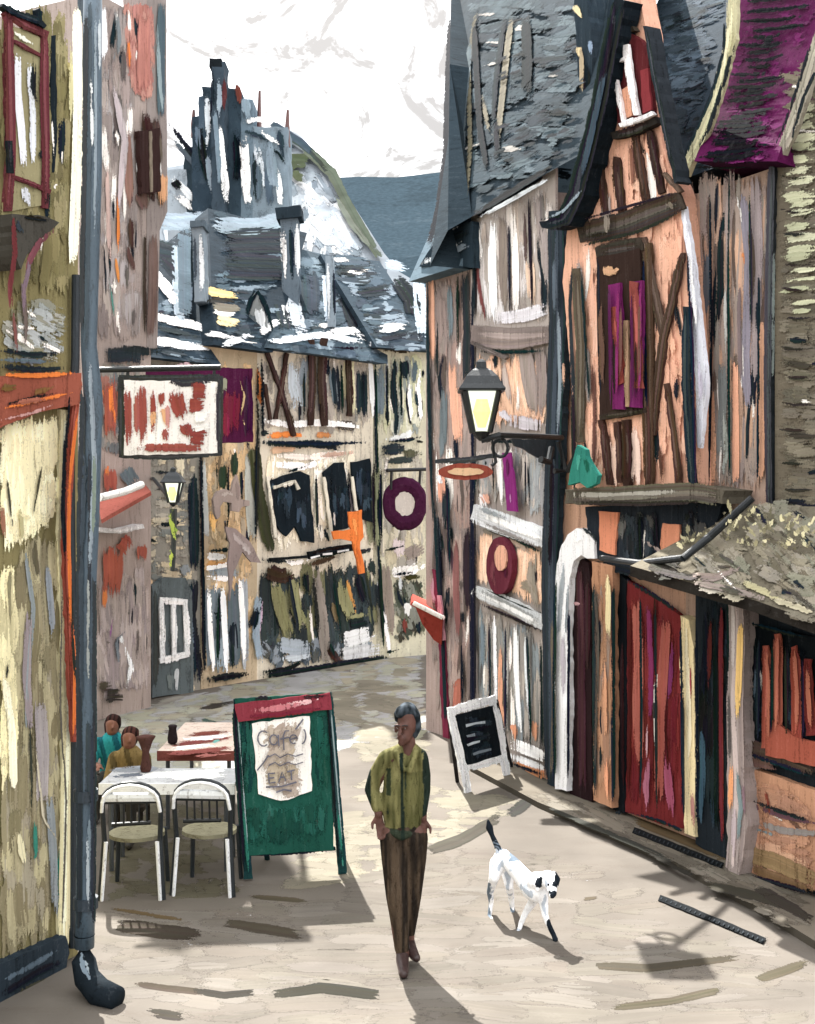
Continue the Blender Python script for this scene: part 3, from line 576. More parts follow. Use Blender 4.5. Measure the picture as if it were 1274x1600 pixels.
# ------------------------------------------------------------------ right row, from the far corner to the near edge
E_, F_ = (.81, 15.0), (.24, 16.0)
D_ = (1.58, 12.74); A2 = (3.27, 9.26)
PE = vplane(D_, E_); PF = vplane(E_, F_); PR = vplane(A2, D_)
GR = 'tall old houses in the right hand row'
# corner house
t, b, zt = house('corner_house', 'tall narrow mauve plastered corner house beside the ring sign', PF, 666, 740, 420, 'a38f88', 4, GR)
CR = [(668, 430), (738, 430), (738, 1150), (692, 1135), (672, 1000)]
b.scum(PF, CR, ['a39089', '94847e', 'b39b90', '8b7f7c', '9c8f88', 'a88a80'], 190, 10, 70, 90, 4, off=.01, acc=.1)
b.sts(PF, [('e6a98a', 11, 673,430, 674,500, 676,570), ('e2a588', 10, 716,600, 718,650, 722,700), ('e8ab8c', 12, 706,560, 712,640, 716,700), ('6d7a80', 11, 694,600, 693,650, 691,720), ('75838a', 8, 702,440, 705,540), ('8f9ca2', 6, 668,560, 672,660, 676,720), ('e4a184', 12, 690,735, 692,790), ('2c3338', 12, 726,420, 730,520, 728,600), ('2a3238', 8, 694,760, 696,830), ('8c5a58', 9, 712,840, 714,920, 716,1000), ('33262a', 10, 730,820, 728,900, 732,960), ('5b4450', 8, 704,850, 708,900), ('b96a58', 12, 700,1080, 716,1060, 712,1120), ('e09a78', 9, 708,1110, 712,1145), ('7a6b68', 12, 735,1000, 735,1100), ('dfe4ea', 8, 684,740, 690,760), ('b58a98', 10, 676,900, 680,950), ('6e8088', 8, 682,800, 686,900)], off=.02)
b.build('wall', t, PV)
m = B(); m.bar(PF, [(678, 890), (690, 1000), (694, 1100), (699, 1190)], [4, 9, 11, 7], '7a2440', .05, .02, 1.2); m.bar(PF, [(686, 930), (692, 1000)], 5, 'c98a98', .05, .05, 1); m.build('drainpipe', t, PV)
c = B(); e0 = PF.hit(664, 412); e1 = PF.hit(745, 412); 
c.prism(PF, [(655, 418), (668, 395), (690, 372), (738, 345), (742, 420), (700, 410)], '283843', .2, 0, 1.5); c.sts(PF, [('e6edf3', 9, 655,412, 690,398, 725,378), ('1a2730', 12, 690,380, 735,358), ('dfe6ec', 5, 690,365, 720,352), ('8d9daa', 9, 700,395, 735,380)], off=.22); c.build('cornice', t, PV)
ro, rp = roof(t, PF, 664, 745, zt, 100, 1.6, '5c7280', [], ['4c6270', '6d8390', '3a4d5a'], 20, mat=PH)

edging(t, PF, [(5, 668,430, 669,560, 672,700, 682,860, 692,1000, 697,1140), (6, 738,430, 738,560, 738,700, 737,900, 738,1140), (4, 700,740, 702,900), (4, 715,420, 716,560), (4, 684,800, 690,960, 696,1060), (4, 722,1000, 722,1120)], PV)
# big slate roof house with panels, white fascias and the oval sign
t, b, zt = house('panelled_house', 'peach and mauve panelled house under the steep slate roof', PE, 738, 868, 300, '9c918a', 5, GR)
b.C[-1] = lin('9c918a')
zt2 = PE.hit(800, 305).z
b.prism(PE, [(736, 338), (868, 262), (868, 525), (736, 520)], 'aea39c', .03, .0, 0)
U = [(738, 342), (866, 268), (866, 518), (738, 518)]
b.scum(PE, U, ['c9c2c0', 'a3988f', 'e4e2e4', '8f847c', 'bba89a', 'd9cfc9'], 110, 9, 80, 88, 4, off=.035)
b.sts(PE, [('f2f4f6', 12, 770,340, 768,420, 772,500), ('ece6e2', 10, 800,320, 804,400, 806,500), ('e2dfe6', 20, 770,500, 820,495, 862,480), ('7c4440', 5, 738,345, 748,440, 760,510), ('8a7d72', 12, 785,330, 786,430, 790,490), ('9b8f8c', 14, 835,300, 850,380, 858,450), ('5a4a44', 5, 820,330, 822,420), ('f0ece8', 9, 745,350, 752,420), ('d9b9a0', 14, 828,400, 832,480)], off=.045)
P2 = [(742, 548), (856, 548), (856, 672), (742, 672)]
b.scum(PE, P2, ['efc09e', 'e9b592', 'f2caac', 'dfae90'], 90, 10, 60, 88, 5, off=.01, acc=.05)
b.sts(PE, [('948680', 22, 818,530, 826,590, 840,655), ('8f817c', 16, 845,535, 848,600, 846,650), ('c3bcc4', 20, 790,655, 820,660, 855,668), ('b9a79e', 9, 785,560, 792,600, 800,640), ('d5cfd8', 12, 780,640, 800,660)], off=.02)
b.scum(PE, [(742, 690), (854, 690), (854, 812), (742, 790)], ['a8a29a', '8c9094', 'b7aca4', '97a0a6', 'c9bcb2'], 80, 8, 55, 90, 4, off=.01)
b.sts(PE, [('f2eeee', 9, 780,700, 782,740, 786,795), ('ece8ea', 10, 750,770, 758,800), ('e0a890', 12, 755,770, 765,790)], off=.02)
b.scum(PE, [(742, 822), (854, 858), (854, 958), (742, 912)], ['eec3a2', 'e7b996', 'f3cdb0'], 80, 10, 45, 88, 8, off=.01, acc=.05)
b.sts(PE, [('948a7c', 12, 836,862, 830,900, 842,960), ('8e8270', 16, 812,912, 826,918, 832,930), ('b09a88', 9, 770,835, 800,845, 835,868), ('7d7568', 7, 752,826, 780,838)], off=.02)
b.scum(PE, [(742, 940), (856, 985), (856, 1195), (792, 1170), (742, 1110)], ['a59c92', '97908a', '7c8a92', 'b7aba0', '8b8884'], 90, 8, 90, 90, 3, off=.01)
b.sts(PE, [('f6f6f8', 6, 772,955, 773,1040, 774,1140), ('f2f4f6', 8, 806,975, 808,1070, 815,1150), ('dfe6ea', 4, 820,990, 824,1080, 832,1160), ('d99a78', 6, 781,1000, 782,1100, 790,1150), ('e59870', 10, 802,1130, 804,1160), ('e8a078', 10, 834,1125, 836,1160), ('6f8088', 7, 755,960, 754,1050), ('f0e6e0', 5, 798,985, 797,1060)], off=.02)
b.sts(PE, [('fafafa', 18, 796,1160, 830,1172, 862,1190), ('de925e', 18, 800,1192, 835,1205, 862,1215), ('555752', 10, 770,1180, 850,1228), ('e8e8ea', 10, 790,1178, 860,1205)], off=.03)
b.build('wall', t, PV)
tf = B()
tf.bar(PE, [(736, 522), (800, 526), (866, 522)], 26, '8f807b', .08, .02, 1.2); tf.bar(PE, [(736, 535), (790, 560)], 5, '6d625e', .08, .04, .6)
tf.bar(PE, [(868, 330), (872, 500), (866, 700), (860, 900), (862, 1228)], [22, 24, 22, 12, 14], '2a3842', .14, 0, 1.5)
tf.sts(PE, [('8694a0', 5, 872,480, 876,600, 870,690), ('d8a88c', 5, 880,560, 882,620), ('586874', 6, 866,400, 868,500), ('10181f', 6, 864,700, 858,900), ('6a6252', 6, 862,960, 866,1100, 862,1220)], off=.15)
tf.build('timber_post', t, PV)
fs = B()
fs.bar(PE, [(738, 800), (800, 822), (858, 845)], [22, 26, 30], 'dfe2e6', .1, 0, 1.5); fs.sts(PE, [('9aa2a8', 7, 745,792, 800,815), ('ffffff', 8, 760,808, 850,842), ('8f8a88', 5, 745,812, 850,858)], off=.105); fs.build('fascia', t, PV)
fs = B(.85); fs.bar(PE, [(738, 922), (800, 948), (856, 978)], [14, 20, 18], 'e3e6e8', .1, 0, 1.5); fs.sts(PE, [('a5a8a8', 6, 742,918, 850,972), ('ffffff', 6, 760,932, 852,980)], off=.105); fs.build('fascia', t, PV)
# steep slate roof with a tall leaning front
q = B(.42); sp0 = PE.hit(705, 372, .25); 
fr = [at(672, 415, 14.6), at(700, 360, 14.6), at(738, 338, 14.6), at(800, 303, 13.6), at(870, 262, 12.5), at(925, 232, 11.9)]
tp = [at(702, 210, 15.6), at(703, 100, 16.2), at(706, -70, 16.8), at(800, -70, 16.2), at(870, -70, 15.6), at(960, -70, 15.0)]
SRp = plane3(fr[2], fr[4], tp[3]); fr = [fr[0], fr[1]] + [SRp.hit(*u) for u in ((738, 338), (800, 303), (870, 262), (925, 232))]; tp = tp[:2] + [SRp.hit(*u) for u in ((706, -70), (800, -70), (870, -70), (960, -70))]
q.add(fr + tp, [[i, i+1, i+7, i+6] for i in range(5)], '4d6270')
bkp = [p + Vector((3, 1.5, 0)) for p in tp]; q.add(tp + bkp, [[i, i+1, i+7, i+6] for i in range(5)] , '4d6270')
q.add([fr[0], tp[0], tp[2], bkp[2], bkp[2] - Vector((0, 0, 6)), fr[0] + Vector((3, 1.5, 0))], [(0, 1, 2, 3, 4, 5)], '3e525f')
SR = SRp.moved(.03); SR2 = plane3(fr[1], fr[2], tp[1]).moved(.1)
q.scum(SR, [(735, 325), (870, 250), (910, 232), (935, 0), (720, 0), (712, 300)], ['445764', '566c79', '6a828e', '384956', '7b929d', '4f6572'], 170, 10, 48, -8, 14)
q.sts(SR, [('24313b', 10, 705,20, 701,120, 698,240, 685,330, 668,390), ('202c35', 8, 712,90, 708,200, 712,300), ('a39a80', 6, 745,10, 732,100, 735,230, 728,320), ('b3aa92', 9, 800,20, 790,110, 780,200, 775,240), ('b6ab93', 6, 752,140, 762,200, 772,215), ('1a262f', 16, 820,20, 822,90, 822,155), ('1e2a34', 9, 775,180, 778,230, 770,250), ('7c93a0', 14, 720,60, 715,160, 716,260), ('8ba0aa', 10, 735,60, 722,180, 720,320), ('1d2a34', 9, 740,30, 745,110, 750,200, 762,270), ('2a3843', 8, 790,20, 775,130, 770,200)], off=.03)
for i in range(26):
    v = 30 + R() * 220; u = 760 + R() * 130; q.st(SR, [(u, v + 5), (u + 18, v), (u + 38, v - 7)], 5, '1f2d37', off=.045)
q.sts(SR, [('0f181e', 9, 735,338, 800,298, 868,256), ('dfe6ea', 5, 740,345, 800,312, 862,276)], off=.05)
q.build('roof', t, PH)

edging(t, PE, [(6, 740,342, 742,440, 741,516), (7, 740,342, 800,304, 864,268), (5, 742,548, 800,550, 856,548), (5, 742,690, 800,690, 856,686), (6, 742,820, 800,838, 854,866), (5, 742,912, 800,942, 854,962), (5, 742,940, 800,965, 856,990), (5, 741,560, 742,690), (5, 741,700, 742,790), (5, 742,820, 742,1110), (4, 765,960, 766,1150), (4, 790,970, 790,1160), (4, 824,985, 830,1180), (4, 845,990, 848,1180), (4, 795,340, 797,500), (4, 826,300, 832,490), (3, 770,705, 772,790), (3, 820,700, 822,800), (6, 745,520, 800,516, 856,516), (5, 792,1190, 860,1214)], PV)
# oval rust sign on top of the corner
t = thing('oval_sign', 'flat rust red oval sign with pale centre under the lamp', 'sign', None, PF.hit(730, 735))
s = B(); op = vplane((.5, 14.3), (1.2, 14.3)); n = 28
s.prism(op, [(728 + 43 * math.cos(2*math.pi*i/n), 737 + 13 * math.sin(2*math.pi*i/n)) for i in range(n)], 'a04a38', .12, 0, .6); s.build('board', t, PV)
s = B(); s.prism(op, [(728 + 28 * math.cos(2*math.pi*i/n), 737 + 6 * math.sin(2*math.pi*i/n)) for i in range(n)], 'ecc294', .02, .12, .8); s.build('cream_centre', t, PV)  # cream coloured oval in the middle of the sign
s = B(); s.bar(op, [(680, 721), (730, 718), (772, 712)], 7, '252d33', .1, .02, 1); s.build('bracket', t, PM)

t = thing('oval_shop_sign', 'small upright oval maroon sign with peach centre on the peach panel', 'sign', None, PE.hit(780, 885))
s = B(); s.prism(PE, [(780 + 20 * math.cos(2*math.pi*i/n), 885 + (46 if math.sin(2*math.pi*i/n) < 0 else 44) * math.sin(2*math.pi*i/n)) for i in range(n)], '6a2638', .07, .03, .6)
s.sts(PE, [('84404c', 7, 770,870, 768,900, 776,925), ('4e1a2c', 7, 790,880, 790,910), ('8a4650', 5, 775,855, 785,848)], off=.105); s.build('board', t, PV)
s = B(); s.prism(PE, [(782 + 9 * math.cos(2*math.pi*i/n), 872 + 20 * math.sin(2*math.pi*i/n)) for i in range(n)], 'e2a688', .02, .105, .6); s.build('emblem', t, PV)
t = thing('magenta_banner', 'thin magenta banner hanging down the grey panel', 'banner', None, PE.hit(797, 750))
s = B(); s.prism(PE.moved(.1), [(785, 708), (797, 706), (800, 730), (805, 760), (808, 800), (792, 798), (788, 750)], '8a1f78', .02, 0, .8); s.sts(PE.moved(.1), [('5e1250', 5, 793,715, 796,760), ('c98ac0', 3, 796,770, 800,798)], off=.022); s.build('cloth', t, PV)

# half timbered gable house
PG4 = PR.moved(.22)
t, b, zt = house('gabled_house', 'peach half timbered house with a sharp gable and magenta window', PR, 880, 1072, 330, 'c99c80', 5, GR)
face = [(896, 778), (893, 600), (880, 440), (886, 360), (905, 318), (918, 270), (935, 190), (948, 110), (962, 40), (978, -8), (1000, -8), (1012, 60), (1020, 140), (1035, 220), (1048, 270), (1062, 305), (1072, 420), (1085, 600), (1086, 772)]
b.prism(PG4, face, 'ecb091', .18, -.2, .8)
b.scum(PG4, [(900, 775), (897, 450), (905, 350), (945, 170), (975, 10), (1000, 5), (1030, 230), (1062, 330), (1070, 450), (1080, 770)], ['efb394', 'f2b99c', 'e8aa8a', 'f4c2a6', 'e9ae8e'], 220, 12, 60, 88, 8, off=.0, acc=.07)
b.sts(PG4, [('f4cdb8', 16, 955,680, 958,720, 962,765), ('f6d5c4', 18, 990,665, 992,720, 994,765), ('2c3238', 6, 896,400, 890,480, 896,600, 898,760), ('3a3632', 5, 912,700, 918,770), ('6e4a3c', 6, 925,560, 930,640, 928,740), ('5a3c30', 5, 1030,690, 1036,770), ('2a2f34', 4, 1052,420, 1058,520), ('8a5a48', 5, 985,215, 990,300), ('b58a78', 8, 905,700, 900,750), ('9c8f8a', 12, 905,400, 908,520, 915,620), ('8d847e', 9, 918,540, 920,640), ('a3958f', 14, 945,370, 948,300), ('c3a8a8', 6, 985,540, 985,600)], off=.015)
b.build('wall', t, PV)
tf = B()
for p, w_, c in (([(903, 366), (975, 350), (1066, 312)], 28, '463d35'), ([(932, 210), (938, 270), (946, 330)], 10, '4a332a'), ([(963, 245), (967, 290), (972, 335)], 11, '432e26'), ([(990, 200), (998, 250), (1010, 318)], 11, '4a332a'), ([(1014, 205), (1024, 255), (1034, 302)], 9, '3c2a24'),
    ([(1004, 372), (1016, 430), (1036, 525)], 10, '5a463c'), ([(1066, 395), (1050, 470), (1036, 530), (1024, 620), (1020, 680)], [6, 9, 10, 12, 7], '4a342c'), ([(1040, 600), (1052, 680), (1060, 760)], 7, '4f382e'), ([(1012, 380), (1016, 560), (1014, 775)], 9, '54412f'), ([(900, 420), (908, 540), (905, 690)], 11, '5b5142'), ([(930, 395), (1004, 378)], 17, '3f372f'),
    ([(1072, 480), (1070, 600), (1082, 775)], 10, '222c33'), ([(1036, 270), (1062, 300)], 5, '6a5548'), ([(938, 655), (946, 700), (952, 758)], 8, '472f27'), ([(962, 660), (966, 700), (968, 755)], 7, '4b3229'), ([(976, 655), (980, 700), (978, 760)], 10, '3f2a22'), ([(1006, 560), (1010, 660), (1012, 770)], 8, '4a3528')):
    tf.bar(PG4, p, w_, c, .05, 0, 1.3)
tf.sts(PG4, [('8d8276', 9, 948,330, 950,375), ('6e6558', 8, 1040,315, 1055,330), ('241d18', 6, 910,372, 960,362)], off=.06)
tf.build('timber_frame', t, PV)
# lower window
wf = B(); wf.prism(PG4, [(932, 402), (1000, 388), (1006, 640), (938, 652)], '35251f', .05, 0, 1.2); wf.bar(PG4, [(934, 395), (1004, 384)], 12, '3c342c', .09, 0, 1); wf.bar(PG4, [(936, 652), (1010, 640)], 9, '3a2f28', .1, 0, 1)
wf.sts(PG4, [('c99a72', 14, 940,420, 958,424, 968,418), ('5d5248', 8, 1000,440, 1003,620), ('6a4c3e', 8, 938,470, 942,600)], off=.06); wo = wf.build('window', t, PV)
for p, c1, c2, st_ in (([(950, 445), (968, 442), (976, 560), (974, 640), (958, 640), (956, 560)], '8e1f74', 'a8483c', [(958, 480), (965, 530), (970, 600)]), ([(984, 440), (1004, 438), (1004, 520), (1000, 638), (984, 636), (986, 540)], '8e1f74', 'b0524a', [(990, 440), (994, 520), (998, 606)])):
    pn = B(.7); pn.prism(PG4, p, c1, .03, .055, .8); pn.bar(PG4, st_, 12, c2, .02, .092, 2.2); pn.sts(PG4, [('5e1450*1.2', 4, p[0][0] + 2, p[0][1], p[0][0] + 4, 560, p[0][0] + 4, 636), ('a8307e', 4, p[1][0] - 3, p[1][1] + 4, p[1][0] - 4, 560, p[1][0] - 6, 630), ('33201e', 3, p[0][0] + 9, 520, p[0][0] + 10, 636), ('8a5a50', 4, st_[1][0] + 5, 470, st_[1][0] + 4, 600)], off=.118); pn.build('curtain', wo, PV)
pn = B(); pn.bar(PG4, [(977, 500), (979, 570), (980, 636)], 6, 'b08c6c', .05, .06, .8); pn.build('mullion', wo, PV)
# gable window
wf = B(); wf.prism(PG4, [(958, 92), (966, 70), (985, 52), (1002, 62), (1012, 92), (1020, 178), (966, 196)], '5e1f24', .05, 0, 1.2)
wf.prism(PG4, [(972, 140), (984, 132), (988, 180), (974, 186)], 'e8a482', .02, .055, .6); wf.prism(PG4, [(1000, 110), (1012, 106), (1018, 172), (1004, 178)], '8c2f36', .02, .055, .8)
wo = wf.build('window', t, PV)
wf = B()
for p, w_ in (([(977, 70), (984, 120), (994, 180)], 8), ([(960, 120), (968, 160), (974, 194)], 5), ([(968, 196), (995, 188), (1020, 176)], 7), ([(962, 98), (980, 88)], 4)): wf.bar(PG4, p, w_, 'f4eff0', .06, .08, .8)
wf.build('frame', wo, PV)
sl_ = B(); sl_.bar(PG4, [(955, 60), (968, 50), (990, 44)], 9, '3c352c', .12, 0, 1.5); sl_.build('lintel', wo, PV); sl_ = B(); sl_.bar(PG4, [(956, 212), (990, 205), (1024, 188)], 11, '2e2a26', .14, 0, 1.2); sl_.build('sill', wo, PV)
# white and dark edge boards
eb = B(); eb.bar(PG4, [(1066, 322), (1078, 400), (1088, 500), (1096, 600), (1092, 700)], [6, 9, 12, 18, 4], 'dfe2ee', .08, -.05, .8); eb.sts(PG4, [('b3adc0', 7, 1092,560, 1096,640), ('ffffff', 5, 1074,370, 1090,520)], off=.04); eb.build('corner_board', t, PV)
# barge boards of the gable
bb = B(); bb.bar(PG4, [(968, 0), (950, 80), (935, 160), (915, 240), (900, 300), (880, 345), (845, 352)], [16, 17, 18, 20, 24, 24, 10], '18222a', .2, .0, 1.6)
bb.sts(PG4, [('3a4c59', 8, 945,110, 925,210, 905,290), ('8fa0ac', 4, 915,290, 880,330, 845,345), ('0c1318', 8, 960,20, 940,130)], off=.22)
bb.bar(PG4, [(1008, 40), (1022, 120), (1040, 210), (1056, 285)], 5, '2a3138', .15, .01, 1.2); bb.build('barge_board', t, PV)
ch = B(); cp = PR.moved(-.5)
ch.prism(cp, [(896, -10), (918, -10), (926, 90), (925, 230), (908, 235), (903, 100)], '2b3a45', .4, 0, 1.2); ch.sts(cp, [('e0cfa0', 9, 897,5, 905,20, 915,30), ('dcc89a', 8, 903,70, 905,90), ('b9a988', 7, 908,70, 910,150), ('8ba4c0', 7, 922,60, 925,90), ('10181f', 10, 915,90, 918,200)], off=.42); ch.build('chimney', t, PV)
# slate roof behind the gable
q = B(.42); e0 = PR.hit(890, 345, -.1); e1 = PR.hit(1135, 292, -.1); e1.z = e0.z
lean = 1.7; r0 = e0 - PR.n * lean; r1 = e1 - PR.n * lean; zt_ = PL(r0, PR.n).hit(1000, -90).z; r0.z = r1.z = zt_
b0 = e0 - PR.n * 5; b1 = e1 - PR.n * 5
q.add([e0, e1, r1, r0, b1, b0], [(0, 1, 2, 3), (3, 2, 4, 5), (0, 3, 5), (1, 4, 2), (0, 5, 4, 1)], '44596a')
RP4 = plane3(e0, e1, r0)
q.scum(RP4, [(1010, 0), (1140, 0), (1110, 150), (1075, 260), (1065, 285), (1040, 200)], ['3d505d', '50667a', '64798c', '33434f', '586e80', '72889c'], 110, 9, 45, -12, 14)
q.scum(RP4, [(860, 0), (960, 0), (930, 180), (900, 290), (860, 290)], ['3d505d', '4b606e', '5a707d', '2b3944'], 70, 9, 40, -10, 14)
for i in range(16): 
    v = 10 + R() * 250; u = 1030 + R() * 60; q.st(RP4, [(u, v + 6), (u + 15, v + 2), (u + 36, v - 4)], 5, '1d2a35', off=.03)
q.build('roof', t, PH)
# ledge and shop fascia
lg = B(); lg.bar(PR.moved(.05), [(884, 776), (960, 778), (1085, 770), (1130, 776)], 22, '5d574b', .3, 0, 1.5); lg.sts(PR.moved(.35), [('a8a498', 7, 890,772, 960,774, 1060,768), ('2c2c28', 6, 900,786, 1000,788, 1100,784), ('7a7468', 6, 920,780, 1040,776)], off=.008); lg.build('ledge', t, PV)
fa = B(); fa.prism(PR.moved(.02), [(915, 792), (1130, 786), (1085, 900), (1000, 905), (960, 885), (925, 870)], '28303a', .1, 0, 1.5)
fa.prism(PR.moved(.02), [(936, 798), (966, 800), (960, 868), (937, 860)], 'e88f68', .02, .105, .8); fa.prism(PR.moved(.02), [(1035, 818), (1062, 820), (1060, 858), (1040, 862), (1035, 890), (1032, 850)], 'e2906a', .02, .105, .8)
fa.scum(PR.moved(.12), [(970, 795), (1030, 795), (1030, 890), (970, 880)], ['141b20', '3a4650', '232d36', '5a5a58'], 30, 9, 40, 88, 10, off=.008)
fa.scum(PR.moved(.12), [(1066, 795), (1115, 795), (1085, 890), (1066, 890)], ['141b20', '3a3c42', '232d36', '5a5a58'], 24, 9, 40, 80, 15, off=.008)
fa.sts(PR.moved(.12), [('6c6c6a', 12, 972,810, 968,850), ('0f1519', 9, 1000,800, 1002,880), ('10161a', 9, 1022,800, 1025,870), ('1c2228', 12, 925,880, 985,895, 1060,905), ('a3918c', 5, 1000,840, 1060,880)], off=.02); fa.build('shop_fascia', t, PV)

# white arch and brown door
PRs = PR.moved(.03)
ar = B(); ar.prism(PRs, [(868, 1232), (866, 1100), (868, 960), (868, 900), (874, 862), (886, 836), (902, 826), (918, 830), (928, 846), (930, 872), (918, 872), (908, 868), (897, 876), (890, 905), (887, 980), (888, 1100), (886, 1236)], 'f1f2f5', .12, 0, 1)
ar.sts(PRs, [('a9b2ba', 6, 882,870, 876,930, 872,1000), ('c4bcc8', 6, 880,980, 880,1100), ('8a949c', 4, 888,900, 884,1000), ('2a343c', 5, 905,822, 930,838, 936,860), ('ffffff', 8, 895,845, 915,842)], off=.125); ar = ar.build('door_surround', t, PV)
dr = B(); dr.prism(PRs, [(890, 1245), (888, 1100), (888, 960), (891, 905), (899, 880), (910, 872), (919, 880), (924, 905), (924, 1100), (926, 1252)], '2a191c', .05, 0, .8)
dr.sts(PRs, [('4a2a2e', 12, 906,885, 908,1000, 908,1100, 910,1240), ('171c22', 8, 892,920, 891,1060, 893,1235), ('3c2226', 8, 918,900, 918,1050), ('c99aa0', 5, 893,942, 918,946), ('5a3438', 4, 908,900, 910,1040)], off=.056); dr = dr.build('door', t, PV)
pi = B(); pi.prism(PRs, [(925, 878), (958, 885), (955, 960), (957, 1100), (956, 1262), (927, 1250), (928, 1100)], 'bf8a66', .14, 0, 1); pi.scum(PRs, [(927, 900), (955, 900), (954, 1255), (929, 1245)], ['c28d66', 'ad7e62', 'a08270', 'd09870', '9c8a80'], 30, 7, 90, 90, 2, off=.143)
pi.sts(PRs, [('f3e0a8', 8, 948,892, 952,940, 950,1000), ('5d564e', 4, 929,900, 934,1000, 930,1200), ('eb9f74', 8, 945,1180, 948,1250), ('d99a70', 6, 943,1020, 946,1160)], off=.16); pi.build('pillar', t, PV)
bk_ = B(); bk_.prism(PRs, [(957, 885), (978, 905), (980, 1100), (976, 1272), (958, 1265), (958, 1100)], '141a20', .06, 0, 1); bk_.sts(PRs, [('2a3a44', 5, 962,930, 963,1100), ('3b1f22', 5, 972,1000, 974,1240)], off=.065); bk_.build('door_jamb', t, PV)
# red double door
RD = [(976, 905), (1000, 918), (1040, 945), (1066, 965), (1068, 1100), (1078, 1296), (1040, 1290), (976, 1268), (980, 1100)]
rd = B(.95); rd.prism(PRs, RD, '7c2426', .05, 0, 1); rd.scum(PRs, [(980, 920), (1062, 970), (1066, 1280), (980, 1262)], ['842a28', '742022', '8f302c', '6a1c22'], 50, 10, 120, 90, 2, off=.052)
rd.sts(PRs, [('b4604f', 15, 994,935, 998,1020, 996,1100, 1000,1200), ('b0584a', 15, 1042,960, 1036,1040, 1030,1120, 1030,1260), ('8e2f62', 7, 1014,940, 1018,1040, 1016,1130), ('7a2c5e', 6, 1052,990, 1046,1100), ('c0708a', 9, 1013,1180, 1008,1230, 1012,1272), ('b05070', 12, 1040,1180, 1046,1240, 1050,1280), ('5a1418', 5, 984,940, 984,1100, 982,1240), ('e0b0b8', 3, 1012,1120, 1010,1200), ('381014', 4, 1022,930, 1024,1060)], off=.065)
rd = rd.build('double_door', t, PV)
hb = B(); hb.box((0, 0, 0), (.001, .001, .001), '222222'); hb = B(); h0 = PRs.hit(1022, 1110, .1); hb.tube([h0 - Vector((0, 0, .07)), h0 + Vector((0, 0, .07))], .012, '2c2422'); hb.build('handle', rd, PM)
cp_ = B(); cp_.prism(PRs, [(1064, 962), (1076, 968), (1084, 1010), (1086, 1100), (1086, 1308), (1070, 1302), (1066, 1150), (1062, 1050)], 'f1dca6', .12, 0, .9); cp_.sts(PRs, [('f8eac4', 6, 1072,980, 1076,1080, 1078,1200), ('b03a4a', 3, 1078,1030, 1080,1100), ('c48a80', 5, 1080,1230, 1084,1300), ('c99a70', 4, 1066,1080, 1068,1180)], off=.125); cp_.build('door_post', t, PV)

edging(t, PG4, [(6, 893,600, 896,700, 898,774), (7, 900,776, 1000,776, 1085,770), (4, 908,420, 914,520, 922,640), (5, 1074,380, 1082,560, 1086,760), (4, 934,400, 938,640), (4, 1004,390, 1010,640), (4, 905,345, 1060,300), (5, 905,385, 1000,362, 1068,330), (4, 1026,140, 1042,220, 1060,290)], PV)
edging(t, PRs, [(5, 868,900, 866,1060, 867,1230), (4, 889,940, 888,1230), (5, 928,900, 929,1100, 930,1250), (6, 958,900, 959,1260), (6, 976,905, 1030,935, 1072,965), (5, 976,1268, 1030,1282, 1084,1306), (4, 1000,925, 1002,1100, 1000,1270), (4, 1024,940, 1026,1280), (5, 1064,965, 1068,1290), (5, 1088,975, 1090,1310), (6, 960,1268, 978,1272)], PV, .16)
# house right of it: striped wall and magenta tiled roof
t, b, zt = house('magenta_roofed_house', 'grey and peach streaked house with a magenta tiled roof', PR, 1072, 1208, 262, 'b39684', 5, GR)
b.scum(PR, [(1074, 260), (1206, 260), (1206, 775), (1078, 775)], ['c49c82', 'a08c84', '8f8a84', 'd6a686', 'b8947e', '9a8d8c', 'a3948a'], 280, 10, 110, 90, 3, off=.01, acc=.08)
b.sts(PR, [('8c8694', 14, 1160,300, 1172,400, 1165,560, 1168,640), ('9f9193', 16, 1180,270, 1182,400, 1180,600), ('5d6470', 10, 1102,380, 1104,500), ('7f8686', 12, 1128,560, 1130,640, 1124,720), ('a9b0aa', 8, 1132,640, 1136,700, 1130,750), ('e6ab86', 14, 1110,600, 1112,700, 1112,770), ('e2a884', 12, 1190,500, 1190,640, 1188,760), ('e08a4a', 4, 1160,390, 1163,420), ('e58c40', 6, 1158,252, 1160,262), ('7a6a6c', 6, 1155,440, 1158,600), ('e0a080', 10, 1148,560, 1150,760), ('d8d6d4', 4, 1150,300, 1160,350), ('c9cac6', 4, 1133,440, 1134,560), ('b8694a', 4, 1082,300, 1084,380)], off=.02)
b.build('wall', t, PV)
cb = B(); cb.bar(PR, [(1206, 250), (1203, 400), (1200, 600), (1202, 800)], [9, 10, 9, 6], '1e262c', .14, .0, 1.2); cb.sts(PR, [('56605e', 4, 1210,380, 1208,600)], off=.15); cb.build('downpipe', t, PM)
